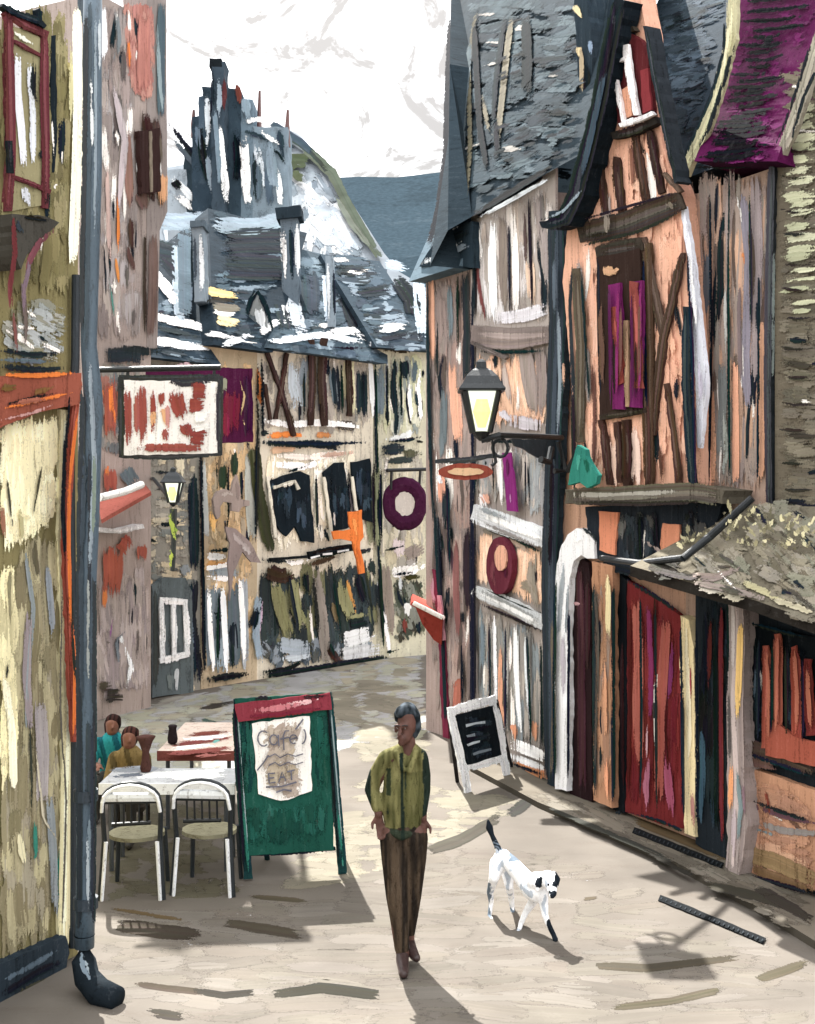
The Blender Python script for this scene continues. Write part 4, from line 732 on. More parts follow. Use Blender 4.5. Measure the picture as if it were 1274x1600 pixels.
# concave magenta roof
q = B(.5); cols_ = [((1085, 252), (1214, 252)), ((1100, 215), (1226, 215)), ((1116, 170), (1240, 160)), ((1130, 110), (1256, 110)), ((1142, 40), (1285, 50)), ((1150, -60), (1330, -60))]
rows = []; 
for i, (a, c) in enumerate(cols_):
    off = .25 - [0, .12, .22, .3, .38, .5][i]; pq = PR.moved(off); rows.append((pq.hit(*a), pq.hit(*c)))
vs = [p for r in rows for p in r]
q.add(vs, [[2*i, 2*i+1, 2*i+3, 2*i+2] for i in range(5)], '7a1263')
bk = [p - PR.n * 2.5 - Vector((0, 0, .3)) for p in vs]; q.add([vs[0], vs[1], bk[1], bk[0]], [(0, 1, 2, 3)], '4c1040'); q.add([vs[10], vs[11], bk[11], bk[10]], [(0, 1, 2, 3)], '7a1263')
q.add(vs[::2] + bk[::2], [[i, i+1, i+7, i+6] for i in range(5)], '7a1263'); q.add(vs[1::2] + bk[1::2], [[i, i+1, i+7, i+6] for i in range(5)], '7a1263')
for i in range(5):
    pl = plane3(vs[2*i], vs[2*i+1], vs[2*i+2]); (a0, a1), (c0, c1) = cols_[i], cols_[i+1]
    reg = [(a0[0] + 3, a0[1]), (a1[0] - 3, a1[1]), (c1[0] - 3, c1[1]), (c0[0] + 3, c0[1])]
    q.scum(pl, reg, ['7d1466', '8f1a78', '6a0f58', '93207c'], 16, 9, 30, -10, 12, off=.01)
    for k in range(6):
        tt = (k + .5) / 6; l = (a0[0] + (c0[0]-a0[0])*tt, a0[1] + (c0[1]-a0[1])*tt); r = (a1[0] + (c1[0]-a1[0])*tt, a1[1] + (c1[1]-a1[1])*tt)
        if l[1] < -20: continue
        x0 = R() * .25; x1 = .6 + R() * .35; wv = (R() - .5) * 4
        q.st(pl, [(l[0] + (r[0]-l[0])*x0, l[1] + 3 + wv), (l[0] + (r[0]-l[0])*.5, l[1] - wv), (l[0] + (r[0]-l[0])*x1, l[1] - 8)], 7, '10141c', off=.022)
q.build('roof', t, PI)
be = B(); bpl = PR.moved(.22)
be.bar(bpl, [(1144, -10), (1142, 60), (1122, 140), (1100, 200), (1066, 272)], [12, 12, 12, 15, 13], 'cfc9a0', .1, -.1, 1); be.sts(bpl, [('1e272e', 5, 1134,20, 1132,80, 1112,150, 1088,205, 1062,262), ('e6dfb8', 5, 1143,20, 1126,130), ('1b2228', 6, 1150,60, 1134,120, 1110,195, 1086,245), ('1a1a22', 9, 1085,248, 1140,250, 1208,250)], off=.01)
be.bar(bpl, [(1290, 20), (1262, 120), (1240, 190), (1216, 245)], [14, 13, 13, 12], 'a39c8c', .1, -.1, 1); be.sts(bpl, [('1e272e', 5, 1270,60, 1248,130, 1228,190, 1206,240), ('1e272e', 5, 1285,90, 1256,150, 1230,240)], off=.01); be.build('barge_board', t, PV)

edging(t, PR, [(5, 1078,330, 1090,500, 1092,770), (4, 1110,300, 1112,540, 1108,770), (4, 1140,260, 1138,500, 1140,760), (4, 1172,300, 1174,520), (4, 1186,420, 1184,760), (5, 1076,262, 1140,262, 1206,256)], PV)
# stone gable wall at the right edge
t, b, zt = house('stone_house', 'olive stone house wall with pale courses at the right edge', PR.moved(.04), 1211, 1420, 100, '716858', 5, GR)
b.scum(PR.moved(.04), [(1214, 120), (1300, 60), (1300, 960), (1214, 880)], ['7c7462', '6d6656', '625c4e', '88806e', '746d5f'], 200, 11, 46, 4, 5, off=.01)
for i in range(20):
    v = 165 + i * 17 + R() * 6; b.st(PR.moved(.04), [(1214 + R() * 20, v + 4), (1240, v - 2), (1276 + R() * 12, v - 6)], 13 if v < 420 else 7, random.choice(['c9cba6', 'd3d4b2', 'b5b895']) if v < 500 else '9a9684', off=.02)
for i in range(14):
    v = 185 + i * 44 + R() * 10; b.st(PR.moved(.04), [(1214, v), (1240, v + 5), (1278, v + 3)], 5, '2f2c28', off=.03)
b.build('wall', t, PH)

# shopfront on the ground floor of the right edge
t = thing('shopfront', 'dark shop window with rust red curtains over an orange wall', 'shopfront', None, base_of(PR, 1200))
b = B(); pl = PR.moved(.02)
b.prism(pl, [(1087, 900), (1420, 985), (1420, 1480), (1160, 1372), (1087, 1318)], '222a31', .1, 0, 0)
b.scum(pl, [(1090, 930), (1138, 940), (1138, 1335), (1092, 1305)], ['10171c', '1c262d', '2c3f4c', '141014'], 40, 8, 90, 90, 3, off=.105)
b.sts(pl, [('6f2228', 7, 1128,940, 1126,1100, 1128,1325), ('3b5a6c', 8, 1096,1130, 1098,1200, 1094,1290), ('5a1c22', 6, 1110,960, 1108,1080), ('0c1114', 8, 1118,1000, 1120,1300)], off=.12); b.build('front_panel', t, PV)
w1 = B(); w1.prism(pl, [(1162, 975), (1420, 1020), (1420, 1200), (1160, 1165)], '11181d', .04, .105, 1)
w1.scum(pl, [(1165, 985), (1272, 1010), (1272, 1165), (1165, 1160)], ['0d1418', '1d2a33', '151d22', '2e4654'], 40, 9, 60, 90, 4, off=.15)
w1.sts(pl, [('3f6476', 9, 1170,1010, 1168,1080, 1172,1150), ('5a7480', 5, 1180,1040, 1178,1110)], off=.155); w1 = w1.build('window', t, PV)
for i, p in enumerate(([1196,1010, 1200,1060, 1198,1170], [1215,990, 1212,1060, 1214,1150], [1240,1010, 1246,1080, 1244,1160], [1262,1030, 1262,1080, 1268,1150])):
    cb = B(); pp = [(p[k], p[k+1]) for k in range(0, 6, 2)]; cb.bar(pl, pp, [9, 14, 17], ['a4503c', 'a8543e', '9c4434', '7c2c28'][i], .03, .17, 1.5); cb.st(pl, pp, 6, 'bd6a50', off=.206); cb.build('curtain', w1, PV)
o = B(); o.prism(pl, [(1196, 1120), (1240, 1150), (1290, 1165), (1420, 1190), (1420, 1230), (1196, 1180)], 'a8523c', .03, .17, 1.5); o.build('inner_sill', w1, PV)
dw = B(.85); dw.prism(pl, [(1158, 1195), (1274, 1235), (1420, 1290), (1420, 1480), (1274, 1392), (1158, 1362)], 'd49a74', .06, .105, 1)
dw.scum(pl, [(1162, 1210), (1274, 1250), (1274, 1385), (1162, 1355)], ['dba07a', 'd09470', 'c79070', 'e2b08c', 'c08c70'], 90, 10, 40, 20, 20, off=.17, acc=.03)
dw.sts(pl, [('5d4a40', 26, 1150,1165, 1200,1172, 1274,1205), ('3a302a', 16, 1190,1172, 1240,1185, 1280,1212), ('7a5a50', 14, 1160,1185, 1220,1200), ('7a5560', 8, 1172,1258, 1220,1275, 1280,1288), ('a39a96', 10, 1172,1282, 1225,1298, 1290,1304), ('8fa0a4', 4, 1172,1292, 1228,1312), ('a5875a', 26, 1155,1330, 1210,1345, 1280,1378), ('8a6a48', 14, 1165,1352, 1274,1392), ('9c4a38', 4, 1196,1230, 1204,1280)], off=.18); dw.build('dado_wall', t, PV)
po = B(); po.bar(pl, [(1147, 915), (1150, 1000), (1146, 1100), (1148, 1200), (1152, 1290), (1146, 1368)], [16, 14, 15, 22, 32, 16], 'a3948f', .2, .1, 1.5)
po.sts(pl, [('c4bab6', 5, 1146,930, 1146,1060), ('f0c46c', 9, 1158,965, 1156,1040, 1152,1130), ('7d8f92', 6, 1150,1200, 1158,1260, 1150,1330), ('8a7078', 5, 1160,1220, 1164,1280), ('e69a62', 7, 1142,1190, 1140,1280), ('5a5654', 4, 1138,1080, 1140,1200), ('b9a8ac', 8, 1148,1260, 1146,1340)], off=.31); po.build('post', t, PV)
edging(t, pl, [(6, 1160,970, 1274,1000), (5, 1186,990, 1184,1165), (5, 1206,990, 1206,1160), (5, 1228,1000, 1230,1165), (5, 1252,1010, 1254,1170), (6, 1160,1175, 1274,1215), (6, 1170,1250, 1274,1286), (7, 1160,1366, 1274,1398), (5, 1136,930, 1138,1100, 1136,1350)], PV, .215)
# sloping canopy over it
t = thing('canopy_roof', 'mossy thatched canopy sloping over the shopfront with pale tufts', 'canopy', None, base_of(PR, 1200))
b = B(); fl = PR.moved(.75); bl = PR.moved(.05)
fpts = [fl.hit(985, 884), fl.hit(1060, 905), fl.hit(1180, 938), fl.hit(1300, 980), fl.hit(1450, 1030)]
bpts = [bl.hit(1040, 868), bl.hit(1090, 830), bl.hit(1160, 788), bl.hit(1300, 790), bl.hit(1450, 800)]
b.add(fpts + bpts, [[i, i+1, i+6, i+5] for i in range(4)], '6d6656')
lo_ = [p - Vector((0, 0, .09)) for p in fpts]; b.add(fpts + lo_, [[i, i+5, i+6, i+1] for i in range(4)], '2a2622')
blo = [Vector((p.x, p.y, fpts[i].z - .09)) for i, p in enumerate(bpts)]; b.add(lo_ + blo, [[i, i+1, i+6, i+5] for i in range(4)], '2a2622')
for i in range(4):
    pl2 = plane3(fpts[i], fpts[i+1], bpts[i+1]); 
    def px(p): d = p - Vector((0, 0, CAMZ)); return (CU + F * d.x / d.y, HV - F * d.z / d.y)
    reg = [px(fpts[i]), px(fpts[i+1]), px(bpts[i+1]), px(bpts[i])]
    b.scum(pl2, reg, (['3a3834', '4c4840', '2c2c2c', '5d5850'] if i == 0 else ['6f6858', '857d6a', '57503f', '8a8478', '7a7a68', '8f8878']), [60, 70, 90, 40][i], 12, 42, 35, 30, off=.01)
pc = plane3(fpts[1], fpts[3], bpts[2])
b.sts(pc, [('4c4642', 9, 1010,888, 1060,900, 1110,905), ('85786f', 12, 1070,900, 1120,902, 1160,885), ('8a7c74', 9, 1080,908, 1150,922, 1200,938), ('b0a880', 10, 1150,905, 1200,925, 1240,945), ('a8a084', 9, 1200,935, 1250,950, 1274,962), ('3a3228', 16, 1225,850, 1215,880, 1190,900), ('4a4236', 14, 1240,860, 1262,900)], off=.03)
b.build('thatch', t, PI)
tu = B()
for k in range(150):
    u = 1065 + R() * 205; vb = 800 + (u - 1065) * .05 + R() * 60; 
    if u < 1130 and vb < 840: continue
    pl3 = PR.moved(.15 + R() * .35); a = math.radians(-90 + (R() - .5) * 120); l = 10 + R() * 22
    tu.st(pl3, [(u, vb), (u + math.cos(a) * l * .5, vb + math.sin(a) * l * .5), (u + math.cos(a) * l, vb + math.sin(a) * l)], 6, random.choice(['cfc79a', 'ddd5aa', 'a8a07c', '8f886a', '7a745c', 'c0b890']))
tu.build('moss_tufts', t, PI)
br = B(); br.tube([PR.hit(1176, 778, .3), PR.hit(1110, 838, .5), PR.hit(1068, 872, .7)], [.03, .035, .03], '1a2127'); br.tube([PR.hit(1068, 872, .7), PR.hit(1000, 880, .6), PR.hit(940, 872, .4)], .03, '1a2127'); br.build('strut', t, PM)
# teal cloth
t = thing('teal_cloth', 'teal cloth draped over the ledge under the peach wall', 'cloth', None, PR.hit(912, 730))
s = B(); s.prism(PR.moved(.36), [(902, 696), (914, 702), (920, 722), (934, 742), (930, 756), (918, 762), (906, 754), (888, 758), (890, 740), (896, 715)], '1f8878', .05, 0, 1); s.sts(PR.moved(.36), [('39a592', 7, 905,705, 902,745), ('11604f', 6, 914,715, 920,750)], off=.052); s.build('fabric', t, PV)

# ------------------------------------------------------------------ left: tall pink house, pipe, near house
C1 = Vector((-2.25, 8.23, 0)); LP = vplane(C1, C1 + Vector((-.46, -1.0, 0)))
L2a, L2b = Vector((-3.62, 18.0, 0)), Vector((-4.45, 16.4, 0))
P2_ = vplane(L2a, L2b)
t, b, zt = house('pink_house', 'tall mauve and terracotta house rising beside the grey downpipe', P2_, 150, 236, -12, 'a2938c', 3.0, None)
b.prism(P2_, [(230, -12), (260, -12), (262, 330), (250, 360), (246, 545), (230, 545)], '8f8480', .45, -.44, 0)
b.scum(P2_, [(152, 0), (205, 0), (225, 540), (152, 540)], ['a3958f', '948a88', 'b3a59c', '857a76', '9b8a84', 'a9a3a4'], 180, 11, 55, 90, 5, off=.01, acc=.08)
b.scum(P2_, [(190, 2), (244, 2), (238, 175), (205, 150)], ['b5786e', 'c08a7c', 'a8685e', 'bd8276'], 90, 12, 40, 89, 4, off=.014, acc=.05)
b.scum(P2_, [(205, 170), (256, 180), (256, 345), (215, 330)], ['4c322e', '3c2826', '6e6455', '8a8070', '57423c'], 45, 8, 55, 88, 6, off=.012)
b.sts(P2_, [('4d6068', 13, 252,0, 252,90, 253,190), ('6b5750', 14, 240,360, 238,440, 236,530), ('3a2c28', 5, 228,350, 226,450, 228,530), ('b57468', 20, 226,20, 226,90, 224,150), ('8f6a5e', 12, 200,200, 202,290, 206,330), ('8b9ca2', 5, 246,30, 250,120, 256,180), ('f2f2f6', 12, 160,0, 161,40, 163,100), ('e67a1c', 5, 203,55, 203,75, 204,120), ('e07a22', 4, 182,280, 184,330, 186,400), ('c97a2c', 4, 180,400, 188,450), ('4a8a80', 3, 170,430, 180,500), ('c7a9a0', 6, 168,250, 172,420), ('dba070', 14, 256,270, 256,330), ('3a2422', 14, 226,170, 236,240, 240,280), ('47302c', 10, 212,200, 222,260), ('f0eeea', 5, 216,250, 218,285), ('f0eeea', 5, 248,250, 252,290), ('6b5048', 18, 218,300, 230,330), ('4a332c', 9, 205,340, 208,400), ('5a4238', 8, 196,380, 212,430), ('7c8488', 9, 180,10, 186,60, 178,100), ('b9adb0', 10, 176,130, 195,220, 185,330)], off=.03)
# lower storeys
b.scum(P2_, [(152, 560), (230, 560), (230, 720), (152, 720)], ['8a8a84', '6e7678', 'a09488', '5e6a70', '9a5a48'], 70, 9, 40, 90, 10, off=.01)
b.scum(P2_, [(152, 890), (235, 880), (235, 1085), (152, 1110)], ['a39690', '94868a', 'b0a29a', '8d8284', 'b5a8a6'], 100, 10, 60, 86, 8, off=.01)
b.sts(P2_, [('2a3238', 24, 160,556, 200,552, 228,560), ('1c252b', 14, 180,545, 240,550, 256,546), ('a1523f', 20, 172,590, 174,640, 172,690), ('a85844', 12, 188,600, 186,660), ('e87818', 6, 172,590, 175,640, 184,670), ('e67c22', 5, 158,600, 160,640), ('a55443', 20, 170,730, 176,780), ('e07a2c', 5, 168,725, 168,750), ('5f7078', 24, 198,730, 212,760), ('a5503e', 26, 185,845, 205,860), ('a8543f', 30, 178,850, 180,900, 172,940), ('9c4e3e', 16, 222,850, 224,880), ('de7d34', 7, 165,920, 163,960), ('e9edf0', 8, 196,1010, 206,1040, 200,1080), ('dfe3e6', 6, 186,990, 198,1015), ('6e7880', 5, 188,1040, 182,1000, 196,985), ('9c5aa0', 3, 172,1000, 178,960), ('3a3630', 22, 165,1090, 195,1085), ('4a4238', 14, 155,1075, 175,1070)], off=.03)
b.build('wall', t, PV)
cw = B(); cw.sts(P2_, [('2c2220', 5, 216,180, 214,260)], off=.03); 
wb = B(); wb.prism(P2_, [(218, 205), (250, 200), (252, 300), (222, 302)], '3a2624', .08, .04, 1); wb.bar(P2_, [(236, 205), (238, 300)], 4, '8a7d6c', .04, .12, .8); wb.build('window', t, PV)
aw = B(); e = [P2_.hit(153, 782, .1), P2_.hit(228, 758, .1), P2_.hit(236, 768, .8), P2_.hit(158, 812, .8)]; aw.quad(e, 'a8584a', .05); aw.tube([P2_.hit(155, 778, .85), P2_.hit(195, 768, .85), P2_.hit(222, 757, .85)], .05, 'f4f4f2'); aw.build('awning', t, PV)
aw = B(); aw.bar(P2_, [(155, 828), (190, 830), (225, 822)], 6, 'dfe0e2', .2, .02, 1); aw.build('awning_rail', t, PV)
gr_ = B(); gr_.prism(P2_.moved(.1), [(148, -12), (152, -12), (152, 30), (148, 30)], '556068', .3, 0, 0); gr_.build('cornice', t, PV)

# near-left house
t, b, zt = house('olive_house', 'olive and cream house with a maroon framed window at the left edge', LP, -260, 122, -80, '857b50', 4)
W = LP
b.scum(W, [(0, 0), (112, 0), (112, 480), (0, 480)], ['8b8154', '7d7448', '958b5e', '6e6642', '9c9268'], 150, 10, 60, 90, 5, off=.008, acc=.03)
b.scum(W, [(0, 470), (110, 470), (105, 570), (0, 570)], ['9aa0a0', '8b8a78', 'a8a89c', '77704a', 'b0b6b8'], 50, 10, 40, 20, 20, off=.008)
b.scum(W, [(0, 650), (95, 640), (90, 830), (0, 880)], ['f6edc0*1.05', 'efe4b4', 'faf3cc*1.05', 'e8dcae'], 120, 13, 60, 90, 6, off=.008, acc=0)
b.scum(W, [(22, 840), (96, 820), (96, 1490), (0, 1525), (0, 1300)], ['8a8060', '9a9070', 'b0a680', '7c7252', 'c4ba90', 'a39a86'], 190, 11, 80, 90, 4, off=.008, acc=.02)
b.scum(W, [(0, 880), (24, 870), (30, 1220), (0, 1260)], ['f2e8b4', 'e2d8a6', 'c9be90'], 60, 10, 70, 90, 3, off=.012, acc=.03)
b.sts(W, [('faf6dc', 16, 119,2, 121,110, 120,240, 116,360, 114,420), ('c9c290', 6, 110,60, 112,200), ('202a30', 9, 0,547, 50,556, 98,552), ('222c33', 10, 0,572, 60,578, 110,574), ('5a6a74', 7, 0,562, 90,566),
    ('8d9599', 7, 40,860, 52,950, 46,1040, 40,1150), ('8f98a0', 9, 74,880, 80,940, 84,1000), ('9c9092', 12, 46,950, 42,1060, 50,1150), ('a8a0a0', 20, 62,1090, 70,1180, 66,1260), ('2e8a78', 6, 54,1280, 56,1340, 44,1360), ('1f8070', 6, 96,1310, 92,1380, 96,1460), ('97a0a4', 12, 78,1240, 84,1330, 88,1440), ('3a3a34', 3, 46,1120, 50,1220, 50,1290), ('d8d0a8', 10, 30,1300, 38,1350), ('f4eecc', 12, 8,1050, 20,1150, 22,1240), ('b8b080', 6, 30,780, 36,850), ('4a4636', 3, 10,735, 16,790, 22,830), ('4a4636', 3, 70,710, 60,760, 52,810), ('e4d8a8', 5, 52,810, 22,800), ('9a6a50', 8, 2,780, 6,850), ('c8bfa6', 3, 55,1160, 68,1280, 95,1320), ('7d4a48', 5, 20,480, 28,560), ('6a5a58', 6, 36,440, 42,540)], off=.02)
b.build('wall', t, PV)
fb = B(); fb.prism(W, [(-60, 590), (0, 588), (128, 582), (128, 630), (60, 645), (0, 668), (-60, 690)], 'a2543e', .12, 0, 1); fb.sts(W, [('f57c14', 7, 0,586, 60,586, 126,582), ('f07a1a', 5, 0,640, 60,625, 120,612), ('2a2620', 5, 0,634, 50,622, 95,612), ('7a5a2c', 12, 0,606, 30,604), ('8a6030', 10, 50,615, 90,600), ('c9948c', 5, 0,656, 50,645, 90,630), ('b86a50', 9, 20,630, 80,622)], off=.13); fb.build('fascia', t, PV)
cp = B(); CPl = PL(C1 + Vector((0, -.01, 0)), (0, 1, 0))
cp.bar(W, [(103, 640), (100, 850), (108, 1100), (104, 1300), (100, 1480)], [14, 15, 15, 16, 14], 'e9dfae', .06, 0, 1.2); cp.bar(W, [(124, 585), (112, 700), (104, 850), (112, 1060), (118, 1160)], [7, 8, 9, 8, 6], 'a34a38', .05, .06, 1.2)
cp.sts(W, [('f5780f', 5, 122,640, 108,760, 108,860, 112,960, 118,1050, 116,1150), ('1a1f24', 6, 110,610, 102,700, 98,800, 104,880), ('2a2f30', 4, 112,900, 114,1000, 120,1080), ('6a655c', 3, 98,900, 94,1100, 104,1250, 98,1450)], off=.12); cp.build('corner_pilaster', t, PV)
pb = B(); pb.prism(W, [(-120, 1590), (0, 1508), (104, 1462), (108, 1490), (100, 1530), (-120, 1720)], '2c3842', .08, .0, 1.2); pb.sts(W, [('5a6c7c', 8, 0,1535, 50,1508, 98,1480), ('1a2228', 12, 0,1558, 60,1520, 100,1500), ('4a4638', 14, 20,1560, 90,1528)], off=.085); pb.build('plinth', t, PV)
# maroon window
wf = B()
for p, w_ in (([(14, 20), (16, 130), (18, 240), (14, 330)], 11), ([(70, 50), (70, 150), (72, 240), (72, 325)], 10), ([(10, 18), (40, 38), (76, 55)], 11), ([(18, 62), (44, 76), (68, 88)], 5), ([(18, 275), (48, 285), (80, 300)], 6)): wf.bar(W, p, w_, '6e3238', .06, .0, 1.2)
wo = wf.build('window', t, PV)
pn = B(); pn.prism(W, [(18, 38), (68, 62), (70, 320), (18, 330)], 'a39a70', .02, .0, .8); pn.sts(W, [('eef0f6', 11, 28,80, 28,140, 34,200, 40,275), ('e8ecf4', 9, 46,90, 52,180, 52,265), ('f0efe0', 7, 20,50, 40,62, 58,72), ('23292e', 10, 54,90, 52,140, 58,170), ('2a2c2c', 7, 66,230, 64,260), ('dfe2ea', 12, 40,290, 44,325), ('1f2226', 7, 72,290, 73,325)], off=.03); pn.build('pane', wo, PV)
sh = B(); sh.bar(W, [(84, 55), (84, 150), (86, 220), (84, 270)], [7, 10, 8, 3], '1b262d', .03, 0, 1); sh.bar(W, [(4, 8), (30, 22), (60, 32), (72, 42)], [6, 9, 11, 6], '1c262d', .1, 0, 1.2); sh.bar(W, [(60, 14), (64, 40)], 8, '1c262d', .08, 0, 1); sh.bar(W, [(16, 220), (18, 270)], 8, '20262a', .03, .065, 1); sh.build('shutter', wo, PV)
bx_ = B(); bx_.prism(W, [(18, 334), (60, 336), (92, 346), (88, 354), (66, 372), (44, 398), (34, 420), (24, 400), (22, 370)], '4d4a44', .2, 0, 1.5); bx_.sts(W, [('7d4650', 9, 86,356, 60,380, 44,410, 40,450), ('6e2f36', 8, 22,330, 24,400, 16,450, 20,490), ('38424a', 10, 24,345, 40,370), ('201e1c', 7, 30,338, 80,346), ('7a6670', 7, 50,400, 38,450, 38,500)], off=.205); bx_.build('bracket', t, PV)

# downpipe with swan foot
t = thing('downpipe', 'steel blue drainpipe running from the top edge down to a curved shoe', 'drainpipe', None, gnd(145, 1560))
b = B(); Yp = 7.6
pts = [at(146, -60, Yp), at(144, 100, Yp), at(146, 260, Yp), at(140, 400, Yp), at(139, 540, Yp), at(146, 620, Yp), at(142, 800, Yp), at(134, 960, Yp), at(136, 1120, Yp), at(134, 1250, Yp), at(134, 1400, Yp), at(132, 1480, Yp)]
pts = [Vector((p.x, Yp, p.z)) for p in pts]
b.tube(pts, [.056, .06, .054, .062, .05, .06, .055, .06, .064, .056, .06, .062], '4c606f', 20, True)
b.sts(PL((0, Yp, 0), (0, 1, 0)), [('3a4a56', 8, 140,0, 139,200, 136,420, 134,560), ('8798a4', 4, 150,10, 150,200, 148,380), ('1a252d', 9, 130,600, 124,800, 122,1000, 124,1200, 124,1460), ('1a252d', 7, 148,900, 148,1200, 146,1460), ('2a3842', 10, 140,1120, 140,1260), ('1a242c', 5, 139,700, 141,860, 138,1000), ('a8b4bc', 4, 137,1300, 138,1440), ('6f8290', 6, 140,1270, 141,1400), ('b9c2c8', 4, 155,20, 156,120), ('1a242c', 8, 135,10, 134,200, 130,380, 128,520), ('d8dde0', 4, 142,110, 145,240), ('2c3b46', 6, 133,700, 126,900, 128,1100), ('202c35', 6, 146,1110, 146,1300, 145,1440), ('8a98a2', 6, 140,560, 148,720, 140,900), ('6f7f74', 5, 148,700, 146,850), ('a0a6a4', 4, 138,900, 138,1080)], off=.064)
b.build('pipe', t, PM, True)
for v in (1242, 1410): 
    b = B(); p = at(134, v, Yp); b.tube([p + Vector((0, 0, .035)), p - Vector((0, 0, .035))], .078, '2c3944', 16); b.build('pipe_collar', t, PM)
b = B(); b.tube([at(132, 1460, Yp), at(131, 1500, Yp), at(136, 1528, 7.55), at(155, 1550, 7.45), at(184, 1560, 7.38)], [.066, .075, .08, .085, .07], '1a232a', 20); b.sts(PL((0, Yp - .16, 0), (0, 1, 0)), [('7d909e', 7, 128,1480, 130,1510, 148,1545), ('9fb0bb', 4, 134,1500, 142,1530)], off=0); b.build('pipe_shoe', t, PI, True)
t = thing('side_pipe', 'thin dark pipe with an orange streak at the corner of the cream wall', 'drainpipe', None, gnd(120, 1500))
b = B(); b.tube([at(119, 430, 8.12), at(118, 560, 8.12), at(110, 700, 8.12), at(112, 900, 8.12), at(118, 1100, 8.12), at(116, 1240, 8.12), at(114, 1480, 8.12)], .03, '222c34', 10); b.build('pipe', t, PM)

# ------------------------------------------------------------------ hanging signs on the left
SP = PL((0, 12.2, 0), (-.12, 1, 0))
t = thing('white_red_sign', 'square white sign with rust red lettering in a black frame', 'sign', None, SP.hit(267, 650))
s = B(); s.prism(SP, [(194, 594), (340, 596), (340, 708), (194, 712)], 'f4f1f1', .04, 0, .8)
for it in (('9c4a42', 11, 200,605, 201,650, 203,702), ('a85850', 8, 212,604, 213,650, 212,690), ('9f4d44', 12, 222,600, 224,640, 224,700), ('9c463e', 9, 236,606, 240,650, 238,680), ('a04a40', 10, 252,612, 254,640), ('9e483f', 24, 274,606, 280,632, 290,660), ('97433a', 26, 298,612, 325,612), ('9b463c', 22, 292,632, 322,632), ('96423a', 26, 296,680, 326,684), ('a0493f', 18, 286,660, 300,690), ('a35048', 12, 210,700, 260,700, 325,700), ('a55249', 12, 254,670, 262,690), ('e0a878', 12, 240,640, 244,670), ('e2ab7c', 8, 254,634, 258,664), ('f8f6f6', 16, 300,652, 335,648), ('fbfafa', 9, 298,672, 330,664), ('c98a84', 7, 262,630, 264,690)): s.sts(SP, [it], off=.05)
s.build('sign_board', t, PV)
f = B()
for p, w_ in (([(186, 590), (260, 590), (344, 588)], 7), ([(186, 712), (270, 714), (346, 708)], 7), ([(189, 590), (190, 714)], 8), ([(344, 588), (344, 712)], 8), ([(260, 594), (290, 598), (342, 592)], 9)): f.bar(SP, p, w_, '161d22', .07, 0, 1)
f.build('frame', t, PM)
f = B(); f.tube([SP.hit(150, 578), SP.hit(345, 574)], .03, '1b2126'); f.tube([SP.hit(200, 576), SP.hit(200, 590)], .015, '1b2126'); f.tube([SP.hit(335, 574), SP.hit(335, 590)], .015, '1b2126'); f.build('bracket', t, PM)
SQ = PL((0, 12.9, 0), (-.12, 1, 0))
t = thing('purple_sign', 'deep purple sign box behind the white and rust red sign', 'sign', None, SQ.hit(360, 640))
s = B(); s.prism(SQ, [(228, 573), (394, 575), (396, 690), (346, 692), (346, 592), (228, 590)], '4a1038', .1, 0, 1)
s.sts(SQ, [('6e1430', 26, 366,610, 362,650, 364,684), ('7a1436', 12, 352,640, 352,686), ('8a8a74', 8, 352,588, 350,620), ('3a0c34', 14, 386,585, 388,630, 388,686), ('c9a878', 3, 374,590, 382,620, 376,650, 384,670), ('a88a92', 9, 270,572, 290,570, 310,574)], off=.11); s.build('sign_board', t, PV)
s = B(); s.tube([SQ.hit(350, 578), MP.hit(350, 582)], .03, '201a20'); s.build('bracket', t, PM)

# ------------------------------------------------------------------ lamps
def lantern(t, c, s_, glow, tilt=0):
    """four sided street lantern; c = middle of the glass, s_ = half height of the glass"""
    def ring(z, r): return [c + Vector((sx * r, sy * r, z)) for sx, sy in ((-1, -1), (1, -1), (1, 1), (-1, 1))]
    g = B(); a = ring(-s_, s_ * .38); d = ring(s_, s_ * .78); g.add(a + d, [(0, 1, 5, 4), (1, 2, 6, 5), (2, 3, 7, 6), (3, 0, 4, 7), (0, 3, 2, 1), (4, 5, 6, 7)], '9ea294'); go = g.build('glass', t, GLOW)
    fl = B(); fl.tube([c + Vector((0, -s_ * .62, s_ * .62)), c + Vector((0, -s_ * .56, 0)), c + Vector((0, -s_ * .46, -s_ * .8))], [s_ * .3, s_ * .45, s_ * .2], glow, 12); fl.build('lit_bulb', t, GLOW)
    f = B(); 
    for i in range(4):
        f.tube([ring(-s_ * 1.02, s_ * .42)[i], ring(s_ * 1.02, s_ * .84)[i]], s_ * .15, '161c20', 6)
    f.tube([c - Vector((0, 0, s_ * .98)), c - Vector((0, 0, s_ * 1.2)), c - Vector((0, 0, s_ * 1.45))], [s_ * .5, s_ * .36, s_ * .1], '161c20', 8)
    f.build('lantern_frame', t, PM)
    k = B(); z0 = s_ * 1.02; prev = None; V_ = []
    for z, r in ((z0, 1.12), (z0 + .1 * s_, 1.16), (z0 + .35 * s_, .98), (z0 + .75 * s_, .78), (z0 + 1.05 * s_, .5), (z0 + 1.2 * s_, .26), (z0 + 1.5 * s_, .24), (z0 + 1.65 * s_, .1)): V_ += ring(z, r * s_)
    m = len(V_) // 4; k.add(V_, [[i*4+j, i*4+(j+1) % 4, (i+1)*4+(j+1) % 4, (i+1)*4+j] for i in range(m-1) for j in range(4)] + [(3, 2, 1, 0), tuple((m-1)*4 + j for j in range(4))], '1a2228'); k.build('lantern_roof', t, PM)
    return t
Yl = 11.3; lc = at(752, 644, Yl); sl2 = 31 / F * Yl
wallp = PR.hit(884, 700)
